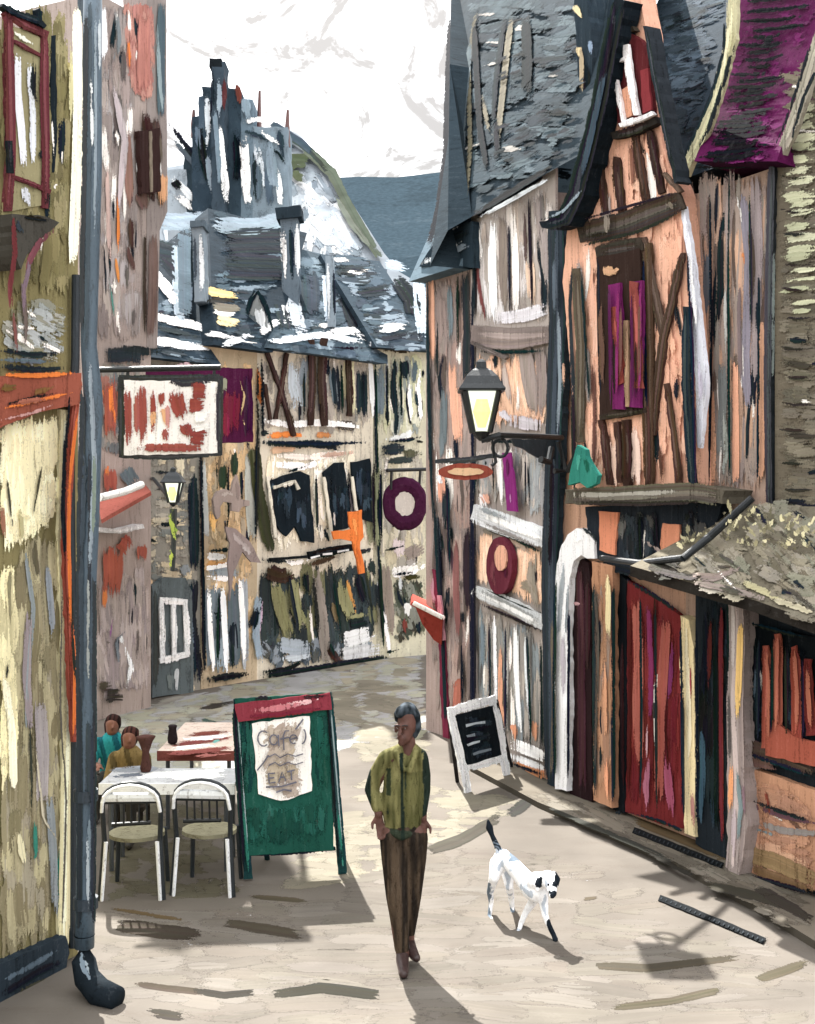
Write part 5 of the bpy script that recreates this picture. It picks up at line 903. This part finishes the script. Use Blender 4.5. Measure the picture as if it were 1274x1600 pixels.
t = thing('street_lamp', 'large lit black lantern with yellow glow on a bracket at the timber post', 'street lamp', 'lit lanterns', lc - Vector((0, 0, .4)))
lantern(t, lc, sl2, 'd6dc3a')
k = B(); y2 = 11.9
k.tube([at(752, 688, Yl), at(780, 680, Yl), at(840, 682, Yl + .6), at(878, 684, Yl + 1.1)], .03, '171e23', 8); k.tube([at(862, 700, Yl + 1.0), at(858, 722, Yl + .9), at(845, 718, Yl + .8)], .035, '171e23', 8)
k.tube([at(872, 690, Yl + 1.05), at(885, 735, Yl + 1.05), at(866, 736, Yl + 1)], .03, '171e23', 8); k.tube([at(888, 735, Yl + 1), at(905, 700, Yl + .6)], .03, '171e23', 8)
ringp = [at(782 + 12 * math.cos(a_ / 12 * 6.283), 700 + 14 * math.sin(a_ / 12 * 6.283), Yl + .1) for a_ in range(13)]; k.tube(ringp, .018, '20282e', 6); k.tube([at(770, 690, Yl), at(775, 722, Yl), at(768, 728, Yl)], .02, '171e23', 6)
k.build('bracket', t, PM)
cs = B(); cs.prism(PL((0, Yl + .55, 0), (-.5, 1, 0)), [(800, 686), (872, 686), (876, 718), (840, 716), (820, 700), (806, 698)], '2a343b', .03, 0, 1.5); cs.build('scroll_plate', t, PM)
YL2 = 15.6; lc = at(271, 770, YL2); s3 = 15 / F * YL2
t = thing('street_lamp', 'small lit lantern with a lime green glow on the pale brick house', 'street lamp', 'lit lanterns', lc)
lantern(t, lc, s3, 'dfe63a')
k = B(); k.tube([at(271, 795, YL2), at(272, 840, YL2), at(270, 892, YL2)], [.05, .035, .03], '2a3230', 8); k.tube([at(270, 890, YL2), MP.hit(276, 890)], .025, '1c2428', 8); k.tube([at(272, 840, YL2), MP.hit(278, 838)], .025, '1c2428', 8); k.tube([at(271, 785, YL2), at(240, 748, YL2 + 1.2), at(236, 748, YL2 + 2.6)], .025, '1c2428', 8); k.build('post', t, PM)
k = B(); pk = PL((0, YL2 - .06, 0), (0, 1, 0)); k.sts(pk, [('a8bc3c', 6, 272,790, 266,806, 272,830, 276,852), ('b8c840', 6, 268,858, 268,892), ('8fa83a', 5, 274,820, 277,845)], off=.0); k.build('green_strokes', t, PI)  # lime green strokes of colour down the lamp post

# ------------------------------------------------------------------ terrace: chairs, tables, people
def terrace_chair(x, y, rz):
    t = thing('bistro_chair', 'white and black metal bistro chair nearest the drainpipe', 'chair', 'bistro chairs at the white table', (x, y, 0))
    M_ = Matrix.Translation((x, y, 0)) @ Matrix.Rotation(rz, 4, 'Z')
    def W_(*p): return M_ @ Vector(p)
    wd = .215
    for sx in (-1, 1):
        # back leg and upright in one bent tube, seen from behind
        b = B(); b.tube([W_(sx * (wd + .03), -.03, 0), W_(sx * wd, 0, .45)], [.02, .022], '20282e', 8); b.tube([W_(sx * (wd + .03) - sx * .02, -.05, .0), W_(sx * wd - sx * .018, -.03, .45)], [.014, .016], 'eef1f4', 8); b.build('leg', t, PM)
        b = B(); b.tube([W_(sx * (wd - .01), .42, 0), W_(sx * (wd - .03), .38, .45)], [.018, .02], '2a3238', 8); b.build('leg', t, PM)
    b = B(); arc = [W_(-wd, 0, .45), W_(-wd - .01, -.03, .7)] + [W_(-wd * math.cos(a) , -.05, .78 + .13 * math.sin(a)) for a in [i * math.pi / 10 for i in range(11)]] + [W_(wd + .01, -.03, .7), W_(wd, 0, .45)]
    b.tube(arc, .02, '1d252b', 8); b.tube([p + M_.to_3x3() @ Vector((0, -.025, -.012)) for p in arc[1:-1]], .014, 'f2f5f7', 8); b.build('back_frame', t, PM)
    b = B()
    b.tube([W_(-wd + .01, -.05, .8), W_(wd - .01, -.05, .8)], .026, 'e4e9ee', 8, sq=1.5); b.tube([W_(-wd + .02, -.052, .765), W_(wd - .02, -.052, .77)], .017, '141a1f', 8)
    for i in range(5):
        xx = -.12 + i * .06; b.tube([W_(xx, -.05, .77), W_(xx, -.035, .6)], .0085, '161c21', 6)
    b.tube([W_(-.15, -.035, .585), W_(.15, -.035, .6)], .017, '12181c', 8); b.build('slatted_back', t, PM)
    b = B(); ns = 16; top = [W_(.22 * math.cos(2*math.pi*i/ns) * 1.0, .19 + .21 * math.sin(2*math.pi*i/ns), .47) for i in range(ns)]; lo = [p - Vector((0, 0, .03)) for p in top]
    b.add(top + lo, [list(range(ns)), list(range(ns, 2*ns))[::-1]] + [[i, i+ns, (i+1) % ns + ns, (i+1) % ns] for i in range(ns)], '8a866c'); b.build('seat', t, PI)
    return t
ca = gnd(207, 1404); c1 = terrace_chair(ca.x, ca.y, .03)
def copy_tree(o, parent=None):
    c = o.copy(); COL.objects.link(c)
    if parent: mi = o.matrix_parent_inverse.copy(); c.parent = parent; c.matrix_parent_inverse = mi
    for ch in [x for x in o.children]: copy_tree(ch, c)
    return c
c2 = copy_tree(c1); cb_ = gnd(318, 1398); c2.location = (cb_.x, cb_.y, 0); c2.rotation_euler.z = -.12
c2['label'] = 'white and black metal bistro chair beside the green menu board'

def table(name, label, x0, y0, x1, y1, h, col, edge, mat=PI, strokes=()):
    t = thing(name, label, 'table', 'cafe tables', ((x0 + x1) / 2, (y0 + y1) / 2, 0))
    b = B(); b.box((x0, y0, h - .035), (x1, y1, h), col); tp_ = PL((0, 0, h), (0, 0, 1))
    b.box((x0 - .004, y0 - .012, h - .09), (x1 + .004, y0 - .002, h + .002), edge)
    b.sts(tp_, strokes, off=.004); b.build('tabletop', t, mat)
    for xx in (x0 + .08, x1 - .08):
        for yy in (y0 + .08, y1 - .08):
            l = B(); l.tube([(xx, yy, 0), (xx, yy, h - .04)], .02, '4a5056', 8); l.build('leg', t, PM)
    return t
table('cafe_table', 'long white topped cafe table behind the two bistro chairs', at(158, 1222, 10.0).x, 9.95, at(368, 1222, 10.0).x, 10.5, .75, 'b9bcc0', 'f4f6f8', strokes=[('eef1f4', 9, 200,1212, 290,1208, 360,1204), ('8d949c', 9, 170,1205, 260,1200), ('ffffff', 8, 260,1218, 360,1210), ('6c7480', 5, 165,1214, 240,1208)])
table('striped_table', 'table with a red and white striped cloth behind the green menu board', at(250, 1180, 11.3).x, 11.2, at(372, 1180, 11.3).x, 12.6, .75, 'c9b6a8', '8a4a42', strokes=[('7a3a34', 8, 262,1165, 310,1160, 366,1152), ('84423a', 7, 255,1178, 310,1174, 366,1168), ('f2ece8', 7, 280,1156, 330,1152, 366,1146), ('6e342e', 7, 290,1150, 366,1142), ('e8e2de', 5, 260,1171, 350,1163), ('5fa39a', 4, 330,1160, 345,1156), ('9a5a50', 5, 300,1182, 366,1176)])
def turned(name, label, cat, p, prof, col, lab2=None):
    t = B(); n = 14; vs = []
    for z, r in prof: vs += [Vector((p[0] + r * math.cos(2*math.pi*i/n), p[1] + r * math.sin(2*math.pi*i/n), p[2] + z)) for i in range(n)]
    m = len(prof); t.add(vs, [[i*n+k, i*n+(k+1) % n, (i+1)*n+(k+1) % n, (i+1)*n+k] for i in range(m-1) for k in range(n)] + [list(range(n))[::-1], [(m-1)*n+k for k in range(n)]], col)
    return tag(t.build(name, None, PI, True), label, cat)
p = at(270, 1182, 11.5); turned('cup', 'small dark cup on the striped table', 'cup', (p.x, 11.5, .757), [(0, .03), (.01, .045), (.05, .05), (.14, .035), (.17, .045), (.18, .03)], '2a2226')
p = at(228, 1190, 10.35); turned('vase', 'brown flared vase on the white table beside the seated pair', 'vase', (p.x, 10.35, .757), [(0, .04), (.03, .05), (.1, .035), (.17, .03), (.26, .06), (.3, .085), (.31, .05)], '5a3a34')

# A-board, green
def slab(b, c, ux, uz, un, w0, w1, h0, h1, th, col):
    """board between heights h0..h1 on a leaning frame"""
    vs = [c + ux * a + uz * h + un * d for d in (0, -th) for a, h in ((w0, h0), (w1, h0), (w1, h1), (w0, h1))]
    b.add(vs, [(0, 1, 2, 3), (7, 6, 5, 4), (0, 4, 5, 1), (1, 5, 6, 2), (2, 6, 7, 3), (3, 7, 4, 0)], col)
def leaning(p0, p1, lean):      # foot points left, right; returns origin, axes
    d = (p1 - p0); w_ = d.length; ux = d.normalized(); n = Vector((ux.y, -ux.x, 0)); 
    if n.y > 0: n = -n
    uz = (Vector((0, 0, 1)) * math.cos(lean) - n * math.sin(lean)).normalized(); un = (n * math.cos(lean) + Vector((0, 0, 1)) * math.sin(lean)).normalized()
    return p0, ux, uz, un, w_
g0, g1 = gnd(384, 1376), gnd(530, 1366)
c, ux, uz, un, wd = leaning(g0, g1, .11)
AB = PL(c, un)
t = thing('menu_board', 'green folding menu board with a red header and handwritten sheet', 'menu board', None, (g0 + g1) / 2)
H = (at(445, 1088, (g0.y + g1.y) / 2)).z / math.cos(.11)
bp = B(.58); bp.prism(AB, [(368, 1092), (512, 1082), (522, 1328), (382, 1338)], '1c6c5c', .04, 0, .8)
bp.scum(AB, [(372, 1255), (516, 1250), (519, 1322), (384, 1332)], ['1f7464', '186050', '2a8070', '155548'], 60, 9, 50, 90, 5, off=.042, acc=0)
bp.scum(AB, [(370, 1110), (400, 1110), (402, 1250), (376, 1255)], ['1c6c60', '134a48', '1f3a44', '27786a'], 24, 8, 60, 90, 4, off=.042, acc=0); bp.scum(AB, [(492, 1110), (514, 1110), (518, 1250), (494, 1250)], ['1f7464', '186050', '17504a'], 16, 7, 60, 90, 4, off=.042, acc=0)
bp.build('panel', t, PV)
hd = B(); hd.prism(AB, [(366, 1100), (516, 1082), (518, 1108), (372, 1128)], '8e3040', .03, .045, 1.2); hd.sts(AB, [('c9717c', 9, 390,1112, 440,1106, 480,1098), ('e8b4b8', 7, 430,1104, 500,1094), ('2a2228', 7, 390,1094, 410,1090, 440,1092), ('7a1c30', 7, 380,1120, 440,1116, 510,1106), ('3a1c28', 5, 470,1090, 514,1086)], off=.08); hd.build('header', t, PV)
pa = B(); pa.prism(AB, [(394, 1130), (484, 1118), (488, 1236), (440, 1252), (404, 1240), (400, 1200)], 'f4efe9', .012, .045, 1.2)
pa.scum(AB, [(402, 1140), (470, 1122), (478, 1235), (440, 1248), (412, 1238), (408, 1180)], ['b5a497', 'a8968a', 'c0b0a0', 'bfae94'], 30, 10, 40, -30, 40, off=.059, acc=0); po_ = pa.build('paper', t, PV)
wr = B(); ink = '6a6a78'
def scr(pts, w_=2.2): wr.bar(AB, pts, w_, ink, .004, .078, .2)
def arcp(cx, cy, rx, ry, a0, a1, n=9): return [(cx + rx * math.cos(math.radians(a0 + (a1 - a0) * i / n)), cy + ry * math.sin(math.radians(a0 + (a1 - a0) * i / n))) for i in range(n + 1)]
scr(arcp(412, 1154, 9, 12, -50, -310)); scr(arcp(428, 1156, 6, 8, -20, -340)); scr([(435, 1148), (436, 1166)]); scr([(452, 1142), (446, 1142), (443, 1150), (444, 1172)]); scr([(438, 1155), (452, 1152)]); scr(arcp(459, 1155, 6, 7, 0, -300)); scr([(453, 1156), (465, 1152)]); scr([(462, 1140), (474, 1124)]); scr(arcp(472, 1150, 6, 12, -60, 90))
scr([(420, 1180), (412, 1192), (402, 1204)]); 
for y_ in (1183, 1196): scr([(420, y_), (430, y_ - 5), (438, y_ + 1), (450, y_ - 5), (462, y_ - 1), (474, y_ - 5)], 1.7)
# EAT
for p_ in ([(430, 1208), (420, 1209), (421, 1224), (431, 1222)], [(421, 1216), (429, 1215)], [(436, 1222), (441, 1206), (447, 1220)], [(438, 1215), (445, 1214)], [(449, 1206), (461, 1203)], [(455, 1205), (456, 1219)], [(416, 1230), (440, 1229), (464, 1222)], [(432, 1238), (444, 1234), (456, 1236)]): scr(p_, 2.4)
wr.build('handwriting', po_, PI)
for sgn, (a_, b_) in enumerate((((369, 1092), (388, 1374)), ((514, 1082), (536, 1366)))):
    l = B(.7); l.bar(AB, [a_, b_], [9, 14], '1d4a4c', .06, -.01, .8); l.sts(AB, [('1a242c', 4, a_[0] - 3, a_[1], b_[0] - 5, b_[1] - 4), ('a8c0c4', 2, a_[0] + 1, a_[1], b_[0], b_[1] - 40), ('2a8a78', 4, (a_[0] + b_[0]) / 2 + 1, 1250, b_[0] + 2, b_[1] - 6)], off=.052); l.build('leg', t, PV)
for f_ in (.08, .92):
    tpz = c + uz * (H * .97) + ux * (wd * f_) - un * .05; ft = Vector((g0 + ux * (wd * f_))) ; ft = Vector((ft.x + .05, ft.y + .55, 0)); l = B(); l.tube([tpz, ft], .025, '1a343a', 6); l.build('leg', t, PV)
bk2 = B(); slab(bk2, c - Vector((0, -.3, 0)), ux, (uz - Vector((0, .0, 0))), un, .04, wd - .04, .35, H * .6, .02, '1a5a50')
sb = B(); sb.bar(AB, [(380, 1334), (450, 1332), (524, 1326)], 6, '16262a', .05, 0, 1); sb.build('bottom_rail', t, PV)

# chalkboard, white frame
g0, g1 = gnd(722, 1240), gnd(795, 1218)
c, ux, uz, un, wd = leaning(g0, g1, .13); CB = PL(c, un)
t = thing('chalkboard', 'small tilted blackboard in a white frame standing on the pavement', 'chalkboard', None, (g0 + g1) / 2)
q = B(); q.prism(CB, [(712, 1118), (772, 1102), (784, 1180), (730, 1196)], '131b21', .03, 0, .8); q.scum(CB, [(716, 1122), (770, 1108), (780, 1176), (732, 1190)], ['1c2730', '0c1216', '2b3944'], 18, 8, 24, -12, 10, off=.033, acc=0); q = q.build('board', t, PV)
for r_ in (('b9c4cc', 3.5, 728,1134, 744,1130, 758,1128), ('8f9ca6', 3.5, 730,1150, 742,1148), ('c4ced6', 3.5, 731,1164, 750,1158), ('7a8792', 3.5, 740,1178, 768,1170)): k = B(); k.bar(CB, [(r_[i], r_[i+1]) for i in range(2, len(r_), 2)], r_[1], r_[0], .003, .04, .8); k.build('chalk_line', q, PV)
f = B()
for p, w_ in (([(702, 1112), (735, 1103), (776, 1092)], 12), ([(706, 1112), (716, 1160), (726, 1205)], 11), ([(770, 1094), (780, 1140), (788, 1185)], 10), ([(722, 1200), (755, 1192), (790, 1184)], 11)): f.bar(CB, p, w_, 'f2f4f6', .045, .0, 1)
f.build('frame', t, PV)
for a_, b_ in (((724, 1190), (733, 1240)), ((786, 1180), (796, 1222))): l = B(); l.bar(CB, [a_, b_], [11, 9], 'eef1f4', .045, .002, .8); l.build('leg', t, PV)
for u_ in ((701, 1112, 715, 1222), (776, 1094, 801, 1206)):
    a_ = CB.hit(u_[0], u_[1], -.03); e_ = gnd(u_[2], u_[3]); l = B(); l.tube([a_, Vector((e_.x, e_.y, .0))], .022, '232021', 6); l.build('leg', t, PV)

# ------------------------------------------------------------------ people
def cfun(h, alt=None, thr=.5):
    c0 = lin(h)
    return lambda p: c0
def hand(ch, wrist, dirv, side, s=1.0, toward=Vector((0, -1, 0))):
    """palm and five bent fingers"""
    d = dirv.normalized(); acr = d.cross(toward).normalized(); tw = toward
    pc = wrist + d * .045 * s
    for k in (-1.2, -.4, .4, 1.2):
        base = wrist + d * .085 * s + acr * k * .017 * s
        L_ = [.062, .074, .078, .066][int((k + 1.2) / .8 + .01)] * s
        b1 = base + d * L_ * .5 + tw * .008; b2 = b1 + d * L_ * .3 + tw * .022; b3 = b2 + d * L_ * .1 + tw * .024
        ch.append([(*(wrist + acr * k * .008 * s), .014 * s), (*base, .0105 * s), (*b1, .0092 * s), (*b2, .0085 * s), (*b3, .0075 * s)])
    tb = wrist + acr * side * .02 + d * .02; t1 = tb + acr * side * .03 * s + d * .035 * s + tw * .01; t2 = t1 + d * .03 * s + tw * .012
    ch.append([(*tb, .013 * s), (*t1, .011 * s), (*t2, .009 * s)])
YM = 7.97; kx = 1 / 234.3
def MX(u, v, dy=0.0, r=.05): return ((u - CU) * YM / F, YM + dy, CAMZ - (v - HV) * YM / F, r)
t = thing('person', 'person in olive jacket and brown trousers walking with arms at the sides', 'person', None, gnd(632, 1508))
ch = []
ch.append([MX(638, 1160, .01, .05), MX(638, 1180, .015, .052), MX(634, 1196, .02, .06)])                     # neck
ch.append({'p': [MX(634, 1208, .02, .07), MX(632, 1240, .02, .09), MX(630, 1290, .02, .095), MX(630, 1310, .02, .11)], 'fy': .7})
ch.append([MX(606, 1186, .02, .04), MX(634, 1180, .02, .05), MX(656, 1186, .02, .04)])
ch.append({'p': [MX(637, 1118, .015, .07), MX(636, 1134, .0, .062), MX(633, 1151, -.02, .044)], 'fy': 1.2})      # head
ch.append([MX(626, 1138, -.085, .013), MX(624, 1144, -.1, .014)]); ch.append([MX(629, 1150, -.07, .022), MX(628, 1157, -.06, .026)])  # nose, mouth/chin
ch.append([MX(620, 1131, -.068, .014), MX(634, 1131, -.075, .014)]); ch.append([MX(622, 1149, -.078, .01), MX(632, 1150, -.08, .01)])
ch.append([MX(649, 1138, .015, .015), MX(650, 1144, .015, .013)]); ch.append([MX(619, 1138, .03, .014), MX(619, 1144, .03, .012)])
ch.append([MX(605, 1192, .02, .034), MX(584, 1236, .05, .032), MX(592, 1272, .0, .028)]); ch.append([MX(655, 1192, .02, .034), MX(661, 1236, .06, .032), MX(661, 1280, .03, .028)])
ch.append([MX(614, 1305, .02, .085), MX(617, 1390, .0, .062), MX(626, 1478, .03, .045), MX(630, 1494, .03, .045)]); ch.append([MX(648, 1305, .02, .085), MX(645, 1390, .05, .06), MX(638, 1462, .15, .044), MX(638, 1480, .16, .045)])
hand(ch, Vector(MX(592, 1272, 0)[:3]), Vector((.12, .02, -1)), 1); hand(ch, Vector(MX(662, 1282, .03)[:3]), Vector((-.05, .1, -1)), -1)
from mathutils import noise
def nz(p, s=30, o=0): return noise.noise(Vector((p[0] * s + o, p[1] * s, p[2] * s * .5)))
def skinc(p):
    return [x * (1 + .35 * nz(p, 40)) for x in lin('573a32')]
organic('body', t, ch, .0075, skinc, SKIN, 2)
# eyes and brows
e = B()
for u_ in (620.5, 633):
    p = Vector(MX(u_, 1134.5, -.083)[:3]); bm_ = bmesh.new(); bmesh.ops.create_uvsphere(bm_, u_segments=10, v_segments=6, radius=.0062, matrix=Matrix.Translation(p)); vs = [v.co.copy() for v in bm_.verts]; fs = [[v.index for v in f.verts] for f in bm_.faces]; bm_.free(); e.add(vs, fs, '8f8078')
    p2 = p + Vector((-.001, -.0075, 0)); e.tube([p2 + Vector((0, .004, 0)), p2 + Vector((0, .001, 0))], .0042, '1c1412', 8)
    e.tube([p + Vector((-.018, -.006, .018)), p + Vector((0, -.01, .023)), p + Vector((.018, -.004, .018))], .004, '2a2424', 6)
e.build('eyes', t, SKIN)
def hairc(p):
    n_ = nz(p, 38) * 1.4; a_, b_ = lin('1a2024'), lin('4a525a'); k_ = max(0, min(1, .4 + n_)); return [x * (1 - k_) + y * k_ for x, y in zip(a_, b_)]
organic('hair', t, [[MX(637, 1114, .02, .07), MX(641, 1122, .035, .072), MX(643, 1134, .05, .062)], [MX(628, 1112, -.02, .045), MX(638, 1110, -.015, .048), MX(647, 1119, .0, .042)], [MX(650, 1124, .005, .034), MX(652, 1138, .02, .03), MX(647, 1150, .04, .026)], [MX(623, 1116, .0, .032), MX(622, 1124, .02, .024)]], .008, hairc, FUR, 1)
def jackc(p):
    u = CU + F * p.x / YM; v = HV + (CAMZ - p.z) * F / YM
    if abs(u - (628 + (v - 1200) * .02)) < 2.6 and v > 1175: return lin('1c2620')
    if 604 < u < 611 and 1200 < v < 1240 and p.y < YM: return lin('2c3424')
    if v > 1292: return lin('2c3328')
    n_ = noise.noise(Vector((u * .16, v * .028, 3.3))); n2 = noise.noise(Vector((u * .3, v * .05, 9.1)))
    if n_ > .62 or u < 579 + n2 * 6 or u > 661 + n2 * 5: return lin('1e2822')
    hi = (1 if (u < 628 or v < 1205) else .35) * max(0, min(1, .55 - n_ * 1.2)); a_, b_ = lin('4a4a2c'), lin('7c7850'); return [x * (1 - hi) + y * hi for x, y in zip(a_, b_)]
jc = []
jc.append({'p': [MX(634, 1190, .02, .095), MX(630, 1225, .02, .128), MX(628, 1258, .02, .14), MX(630, 1288, .02, .125)], 'fy': .72})
jc.append([MX(605, 1183, .02, .048), MX(636, 1172, .025, .052), MX(657, 1182, .02, .048)])
jc.append([MX(620, 1172, -.02, .03), MX(636, 1166, .05, .045), MX(652, 1172, -.01, .03)])
jc.append([MX(620, 1174, -.045, .022), MX(630, 1198, -.085, .02)]); jc.append([MX(650, 1174, -.04, .022), MX(640, 1200, -.085, .02)])
jc.append([MX(602, 1187, .02, .054), MX(588, 1212, .04, .052), MX(581, 1236, .05, .05), MX(590, 1262, .01, .04)])
jc.append([MX(658, 1187, .02, .052), MX(662, 1214, .05, .05), MX(662, 1240, .06, .048), MX(658, 1270, .03, .042)])
jc.append([MX(601, 1296, .0, .02), MX(628, 1302, -.09, .024), MX(655, 1298, .0, .02)])
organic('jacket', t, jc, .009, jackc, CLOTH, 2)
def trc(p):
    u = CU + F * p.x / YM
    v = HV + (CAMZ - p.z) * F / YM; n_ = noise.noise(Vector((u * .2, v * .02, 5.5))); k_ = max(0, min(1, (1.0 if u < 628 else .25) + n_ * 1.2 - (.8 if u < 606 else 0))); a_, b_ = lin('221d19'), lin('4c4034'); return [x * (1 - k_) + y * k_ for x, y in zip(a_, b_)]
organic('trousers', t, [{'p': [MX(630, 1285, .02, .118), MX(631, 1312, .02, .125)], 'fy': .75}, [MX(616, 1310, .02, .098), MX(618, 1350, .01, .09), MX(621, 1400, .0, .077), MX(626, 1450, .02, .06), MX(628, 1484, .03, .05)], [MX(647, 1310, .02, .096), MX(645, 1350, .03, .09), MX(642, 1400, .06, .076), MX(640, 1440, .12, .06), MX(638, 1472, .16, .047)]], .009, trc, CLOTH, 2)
for pr in ([MX(629, 1496, .05, .042), MX(629, 1503, -.02, .044), MX(631, 1509, -.12, .036), MX(631, 1511, -.17, .03)], [MX(639, 1478, .18, .04), MX(642, 1484, .1, .042), MX(648, 1488, .02, .034), MX(651, 1489, -.01, .028)]):
    zb = min(p[2] - p[3] for p in pr); pr = [(p[0], p[1], max(p[3] - .005, p[2] - zb if pr[0][1] < YM + .1 else p[2] - .03), p[3]) for p in pr]
    organic('shoe', t, [pr], .008, lambda p: lin('332422') if p.z > .02 else lin('1a1616'), PM, 2)

def seated(name, label, u, v, Y, s, top, topd, hairh, turn):
    """a small seated figure: continuous body, top and hair"""
    o = at(u, v, Y); x0, y0 = o.x, Y; zh = o.z
    t = thing('person', label, 'person', 'people seated at the cafe tables', (x0, y0, 0))
    def P(x, y, z, r): return (x0 + x * turn * s, y0 + y * s, zh + z * s, r * s)
    ch = [{'p': [P(0, 0, -.02, .085), P(0, -.02, -.1, .07)], 'fy': 1.15}, [P(0, 0, -.12, .05), P(0, .01, -.2, .06)], {'p': [P(0, 0, -.27, .13), P(0, .03, -.5, .13), P(0, .05, -.66, .15)], 'fy': .8}, [P(-.17, 0, -.25, .05), P(.17, 0, -.25, .05)],
        [P(-.18, 0, -.26, .05), P(-.22, -.1, -.5, .042), P(-.08, -.3, -.48, .034)], [P(.18, 0, -.26, .05), P(.22, -.08, -.5, .042), P(.12, -.3, -.48, .034)], [P(.03, -.1, -.04, .014), P(.03, -.115, -.06, .013)],
        [P(-.09, .05, -.66, .08), P(-.1, -.35, -.66, .065), P(-.1, -.38, -zh / s + .06, .045), P(-.1, -.48, -zh / s + .04, .04)], [P(.09, .05, -.66, .08), P(.1, -.35, -.66, .065), P(.1, -.38, -zh / s + .06, .045), P(.1, -.48, -zh / s + .04, .04)]]
    for sx in (-.08, .12): hand(ch, Vector(P(sx, -.3, -.48, 0)[:3]), Vector((.05, -1, 0)), 1, s, Vector((0, 0, -1)))
    organic('body', t, ch, .012, lambda p: lin('7d5444') if p.z > zh - .5 * s else lin('3a3834'), SKIN, 2)
    organic('top', t, [{'p': [P(0, 0, -.25, .145), P(0, .03, -.5, .155), P(0, .05, -.64, .17)], 'fy': .82}, [P(-.17, 0, -.25, .065), P(.17, 0, -.25, .065)], [P(-.18, 0, -.26, .066), P(-.225, -.1, -.5, .058)], [P(.18, 0, -.26, .066), P(.225, -.08, -.5, .058)]], .013, lambda p: lin(topd) if math.sin(p.x * 40 + p.z * 12) > .45 else lin(top), CLOTH, 2)
    organic('hair', t, [[P(0, .02, .0, .098), P(-.01, .05, -.08, .085)], [P(-.06, .06, -.04, .06), P(-.07, .07, -.13, .045)], [P(.05, .03, .03, .05), P(.03, .08, -.05, .06)]], .012, lambda p: lin(hairh) if math.sin(p.x * 160) > -.3 else lin('1e1614'), FUR, 1)
    st_ = B(); zz = zh - .78 * s; st_.box((x0 - .2 * s, y0 - .2 * s, zz - .04), (x0 + .2 * s, y0 + .25 * s, zz), '4a4238')
    for a_ in (-.17, .17):
        for c_ in (-.17, .2): st_.tube([(x0 + a_ * s, y0 + c_ * s, 0), (x0 + a_ * s, y0 + c_ * s, zz - .03)], .016, '3a342c', 6)
    tag(st_.build('stool', None, PI), 'low wooden stool under the ' + name, 'stool', 'stools at the cafe tables')
seated('person in teal', 'seated person in a teal top with dark hair next to the drainpipe', 176, 1128, 11.8, .8, '2f8f94', '1c5a66', '3a2624', 1)
seated('person in olive brown', 'seated person in an olive brown coat to the right of the teal one', 203, 1148, 11.0, .8, '7a6844', '55492f', '4a2e2a', 1)

# ------------------------------------------------------------------ dog
def D(u, v, Y, r): p = at(u, v, Y); return (p.x, p.y, p.z, r)
t = thing('dog', 'lean white dog with black ears and raised dark tail walking on the paving', 'dog', None, gnd(815, 1455))
dc = []
dc.append({'p': [D(786, 1343, 8.95, .075), D(799, 1350, 8.87, .062), D(815, 1368, 8.76, .066), D(832, 1388, 8.66, .082), D(840, 1394, 8.6, .076)]})
dc.append([D(838, 1378, 8.6, .07), D(850, 1374, 8.52, .055), D(856, 1374, 8.48, .06)])
dc.append([D(856, 1374, 8.48, .062), D(862, 1384, 8.42, .042), D(864, 1396, 8.36, .028), D(863, 1399, 8.34, .022)])
dc.append([D(846, 1370, 8.5, .028), D(840, 1382, 8.47, .03), D(840, 1390, 8.46, .018)]); dc.append([D(866, 1366, 8.5, .022), D(871, 1374, 8.49, .022), D(870, 1384, 8.47, .014)])
dc.append([D(781, 1332, 8.98, .03), D(776, 1320, 9.0, .022), D(769, 1305, 9.03, .018), D(765, 1293, 9.04, .028), D(763, 1283, 9.04, .012)])
# hind legs
dc.append([D(778, 1350, 8.92, .062), D(772, 1372, 8.86, .038), D(766, 1394, 8.98, .026), D(768, 1410, 9.02, .019), D(765, 1432, 8.97, .016), D(768, 1437, 8.92, .018)])
dc.append([D(792, 1355, 8.98, .055), D(796, 1385, 8.93, .032), D(799, 1402, 9.06, .024), D(801, 1420, 9.1, .018), D(802, 1434, 9.0, .017), D(803, 1437, 8.95, .018)])
dc.append([D(836, 1396, 8.66, .055), D(832, 1410, 8.7, .034), D(822, 1425, 8.72, .024), D(814, 1443, 8.72, .019), D(812, 1452, 8.7, .017), D(810, 1456, 8.67, .019)])
dc.append([D(846, 1396, 8.55, .055), D(850, 1412, 8.55, .034), D(852, 1430, 8.52, .024), D(858, 1446, 8.5, .02), D(866, 1462, 8.5, .018), D(868, 1468, 8.46, .02)])
def dogc(p):
    u = CU + F * p.x / p.y; v = HV + (CAMZ - p.z) * F / p.y; u += 5 * nz(p, 28); v += 6 * nz(p, 28, 7); W = lin('f2f3f5'); K = lin('1a2027'); G_ = lin('66727e')
    if v < 1328 and u < 785: return K if v < 1312 or math.sin(v * .9) > -.2 else G_
    if u > 858 and v > 1392: return K
    if 838 < u < 847 and 1371 < v < 1387: return K
    if u > 866 and v < 1386: return K
    if v > 1462 and u > 850: return G_
    if v > 1418 and 790 < u < 808: return G_
    if u < 766 and v > 1380: return G_
    if 795 < u < 812 and v < 1347: return G_
    return W if nz(p, 22, 3) < .28 else lin('b4bcc6')
organic('body', t, dc, .0065, dogc, FUR, 2)
e = B()
for u_ in (857, 867):
    e = B(); p = at(u_, 1382, 8.385 if u_ < 862 else 8.40); e.tube([p, p + Vector((0, -.012, 0))], .007, '0c1014', 8); e.build('eye', t, FUR)
